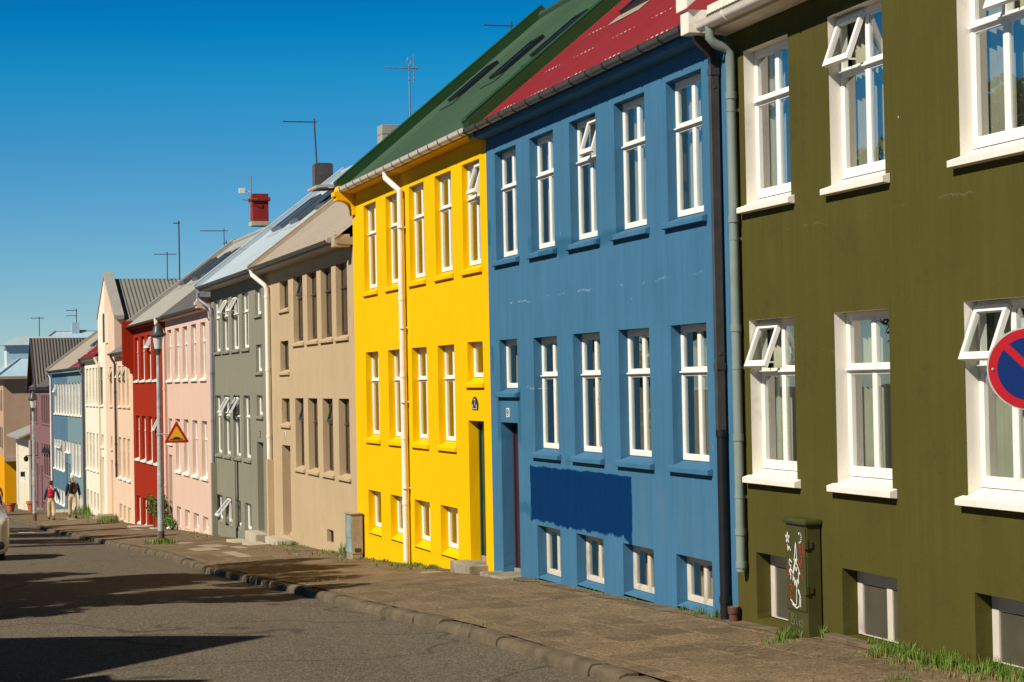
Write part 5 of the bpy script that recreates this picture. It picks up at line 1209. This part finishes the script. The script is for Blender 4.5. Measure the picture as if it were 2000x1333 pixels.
# ------------------------------------------------------------------ people
def skin(name, joints, bones, mat, parent, sub=2):
    """one continuous surface grown round a skeleton"""
    me = bpy.data.meshes.new(name); names = list(joints); me.from_pydata([joints[k][0] for k in names], [(names.index(a), names.index(b)) for a, b in bones], [])
    o = bpy.data.objects.new(name, me); col.objects.link(o)
    sk = o.modifiers.new('skin', 'SKIN'); sk.use_smooth_shade = True; sk.branch_smoothing = .6
    for i, k in enumerate(names):
        r_ = joints[k][1]; r_ = r_ if isinstance(r_, tuple) else (r_, r_)
        me.skin_vertices[0].data[i].radius = r_
    me.skin_vertices[0].data[0].use_root = True
    ss = o.modifiers.new('sub', 'SUBSURF'); ss.levels = sub; ss.render_levels = sub
    dg = bpy.context.evaluated_depsgraph_get(); dg.update(); new = bpy.data.meshes.new_from_object(o.evaluated_get(dg)); o.modifiers.clear(); o.data = new
    new.materials.clear(); new.materials.append(mat); new.polygons.foreach_set('use_smooth', [True]*len(new.polygons))
    o.parent = parent; return o
def person(x, y, z, H, rz, label, top, legs, hair, stride=.16, arms=((.30, .02), (.32, .05)), coat=0., cap=None, shoe='shoe', leg_r=1.0, lean=.03):
    """walks away along +y; hips at .52 H; arms give sideways reach and forward swing of each hand"""
    k = H/1.75; t = empty('person', (x, y, z), rz); t.scale = (k, k, k); tag(t, label, 'person')
    f = stride
    hip, kn, an = .92, .50, .085
    J = {'pelvis': ((0, 0, .95), (.15, .11)), 'waist': ((0, lean*.5, 1.10), (.145, .10)), 'chest': ((0, lean, 1.30), (.165, .115)), 'neckb': ((0, lean+.01, 1.46), (.075, .07)), 'neck': ((0, lean+.03, 1.53), .052), 'head': ((0, lean+.045, 1.60), (.070, .085)), 'crown': ((0, lean+.04, 1.70), (.066, .078))}
    B = [('pelvis', 'waist'), ('waist', 'chest'), ('chest', 'neckb'), ('neckb', 'neck'), ('neck', 'head'), ('head', 'crown')]
    for sg, fr, (ax, ay) in ((-1, f, arms[0]), (1, -f, arms[1])):
        n_ = 'l' if sg < 0 else 'r'; back = fr < 0
        J['hip'+n_] = ((sg*.095, 0, hip-.03), .088*leg_r); J['knee'+n_] = ((sg*.10, fr*.55+.03, kn), .060*leg_r); J['ankle'+n_] = ((sg*.10, fr-(.05 if back else 0), an+(.05 if back else 0)), .040); J['toe'+n_] = ((sg*.115, fr+.12, .04+(.0 if back else .03)), .036)
        B += [('pelvis', 'hip'+n_), ('hip'+n_, 'knee'+n_), ('knee'+n_, 'ankle'+n_), ('ankle'+n_, 'toe'+n_)]
        J['sh'+n_] = ((sg*.185, lean, 1.40), .062); J['el'+n_] = ((sg*(ax*.86), ay*.3-.03, 1.13), .044); J['wr'+n_] = ((sg*ax, ay, .90), .030); J['pa'+n_] = ((sg*ax, ay+.015, .83), (.022, .036))
        B += [('chest', 'sh'+n_), ('sh'+n_, 'el'+n_), ('el'+n_, 'wr'+n_), ('wr'+n_, 'pa'+n_)]
        for q, (dy, ln) in enumerate(((-.028, .068), (-.010, .08), (.010, .076), (.028, .06))):
            J['f%s%d' % (n_, q)] = ((sg*(ax+.006), ay+.015+dy, .79), .009); J['g%s%d' % (n_, q)] = ((sg*(ax-.012), ay+.02+dy, .79-ln), .008); B += [('pa'+n_, 'f%s%d' % (n_, q)), ('f%s%d' % (n_, q), 'g%s%d' % (n_, q))]
        J['t%s' % n_] = ((sg*(ax-.02), ay+.055, .81), .010); J['u%s' % n_] = ((sg*(ax-.02), ay+.075, .765), .009); B += [('pa'+n_, 't'+n_), ('t'+n_, 'u'+n_)]
    skin('body', J, B, M['skin'], t, 1)
    TJ = {'pelvis': ((0, 0, .96), (.165, .125)), 'w': ((0, lean*.4, 1.06), (.165, .12))}; TB = [('pelvis', 'w')]
    for n_ in 'lr':
        for q, rr in (('hip', .100), ('knee', .078), ('ankle', .070)): p, _ = J[q+n_]; TJ[q+n_] = (p if q != 'ankle' else (p[0], p[1], p[2]+.02), rr*leg_r)
        TB += [('pelvis', 'hip'+n_), ('hip'+n_, 'knee'+n_), ('knee'+n_, 'ankle'+n_)]
    skin('trousers', TJ, TB, M[legs], t)
    zc = .93-coat; CJ = {'chest': ((0, lean, 1.30), (.188, .14)), 'waist': ((0, lean*.6, 1.10), (.175, .13)), 'hem': ((0, 0, zc), (.19, .145)), 'neckb': ((0, lean+.01, 1.45), (.10, .09)), 'col': ((0, lean+.025, 1.51), (.068, .066))}; CB = [('chest', 'waist'), ('waist', 'hem'), ('chest', 'neckb'), ('neckb', 'col')]
    for n_ in 'lr':
        for q, rr in (('sh', .080), ('el', .062), ('wr', .046)): p, _ = J[q+n_]; CJ[q+n_] = (p, rr)
        CB += [('chest', 'sh'+n_), ('sh'+n_, 'el'+n_), ('el'+n_, 'wr'+n_)]
    skin('jacket', CJ, CB, M[top], t)
    mb = MB(); mb.ball((0, lean+.028, 1.665), .092, .105, .115, 16, 10); mb.v = [v for v in mb.v]; hr = mb.build('hat' if cap else 'hair', M[cap or hair], t, smooth=2)
    # face, looking up the street: nose, eyes, mouth and ears
    mb = MB(); mb.ball((0, lean+.135, 1.615), .014, .022, .02, 8, 5); mb.ball((-.078, lean+.045, 1.615), .012, .022, .032, 8, 5); mb.ball((.078, lean+.045, 1.615), .012, .022, .032, 8, 5); mb.build('face', M['skin'], t, smooth=2)
    mb = MB()
    for sx_ in (-.03, .03): mb.ball((sx_, lean+.122, 1.64), .011, .008, .008, 8, 5)
    mb.build('eye', M['sign_black'], t, smooth=2)
    for n_ in 'lr':
        a, b = J['ankle'+n_][0], J['toe'+n_][0]; mb = MB(); mid = ((a[0]+b[0])/2, (a[1]+b[1])/2-.01, max(min(a[2], b[2])-.012, .04)); mb.ball(mid, .052, .14, .05, 12, 8)
        mb.v = [(q[0], q[1], max(q[2], mid[2]-.035)+(q[1]-mid[1])*(b[2]-a[2])*1.2) for q in mb.v]; mb.build('shoe', M[shoe], t, smooth=2)
    return t
def backpack(x, y, z, H, rz, label, mat, w_=.15, d_=.10, h_=.24, trim='grey_bag'):
    k = H/1.75; t = empty('backpack', (x, y, z), rz); t.scale = (k, k, k); tag(t, label, 'backpack')
    mb = MB(); mb.ball((0, -.20, 1.22), w_, d_, h_, 16, 12); mb.v = [(a*(1.12 if c < 1.2 else 1), b, c) for a, b, c in mb.v]; mb.build('bag', M[mat], t, smooth=2)
    mb = MB(); mb.ball((0, -.285, 1.10), w_*.78, d_*.55, h_*.42, 14, 8); mb.build('pocket', M[mat], t, smooth=2)
    mb = MB()
    for sg in (-1, 1): mb.tube([(sg*.09, -.13, 1.42), (sg*.115, -.06, 1.485), (sg*.12, .06, 1.475), (sg*.125, .185, 1.36), (sg*.13, .17, 1.15), (sg*.14, .0, 1.02), (sg*.12, -.13, 1.05)], .014, 6)
    mb.build('strap', M[trim], t, smooth=2)
    return t
px, py = 6.42, 87.4
person(px, py, zp(px, py)+.01, 1.80, R(2), 'walking man seen from behind in black jacket, khaki trousers and pale cap', 'black_cloth', 'khaki', 'hair_dark', .17, ((.27, .03), (.29, .05)), 0, 'cap', leg_r=1.12)
backpack(px, py, zp(px, py)+.01, 1.80, R(2), 'dark grey backpack on the man in the black jacket', 'grey_bag', .16, .11, .25)
px, py = 5.48, 86.4
person(px, py, zp(px, py)+.01, 1.60, R(-3), 'walking person seen from behind in navy jacket and cream trousers', 'navy', 'khaki', 'hair_dark', .12, ((.30, .06), (.36, -.04)), 0, None, leg_r=1.15)
backpack(px-.04, py, zp(px, py)+.01, 1.60, R(-3), 'small red backpack on the person in the navy jacket', 'red_bag', .115, .09, .23, 'red_bag')
px, py = 4.92, 127.5
person(px, py, zg(py), 1.72, R(0), 'distant person in an olive parka and jeans', 'olive', 'denim', 'hair_dark', .10, ((.30, .12), (.30, .12)), .16)
px, py = 4.28, 127.0
person(px, py, zg(py), 1.70, R(-10), 'distant person in dark coat at the left edge', 'black_cloth', 'denim', 'hair_dark', .18, ((.26, .05), (.42, -.12)), .05)
# pushchair in front of the person in the parka
t = empty('pushchair', (4.95, 128.3, zg(128.3))); tag(t, 'dark pushchair in front of the person in the parka', 'pushchair')
mb = MB(); mb.prism([(-.25, .35), (.35, .30), (.45, .75), (.1, .95), (-.25, .55)], -.24, .24); mb.build('seat', M['black_cloth'], t, bevel=.04)
mb = MB()
for sg in (-.25, .25): mb.tube([(sg, -.55, 1.02), (sg, -.2, .6), (sg, .4, .14)], .016, 6); mb.tube([(sg, -.3, .14), (sg, .2, .6)], .016, 6)
mb.tube([(-.25, -.55, 1.02), (.25, -.55, 1.02)], .018, 6); mb.build('frame', M['metal'], t)
for sg in (-.27, .27):
    for yy in (-.3, .4): mb = MB(); mb.tube([(sg-.025, yy, .13), (sg+.025, yy, .13)], .13, 16); mb.build('wheel', M['rubber'], t)
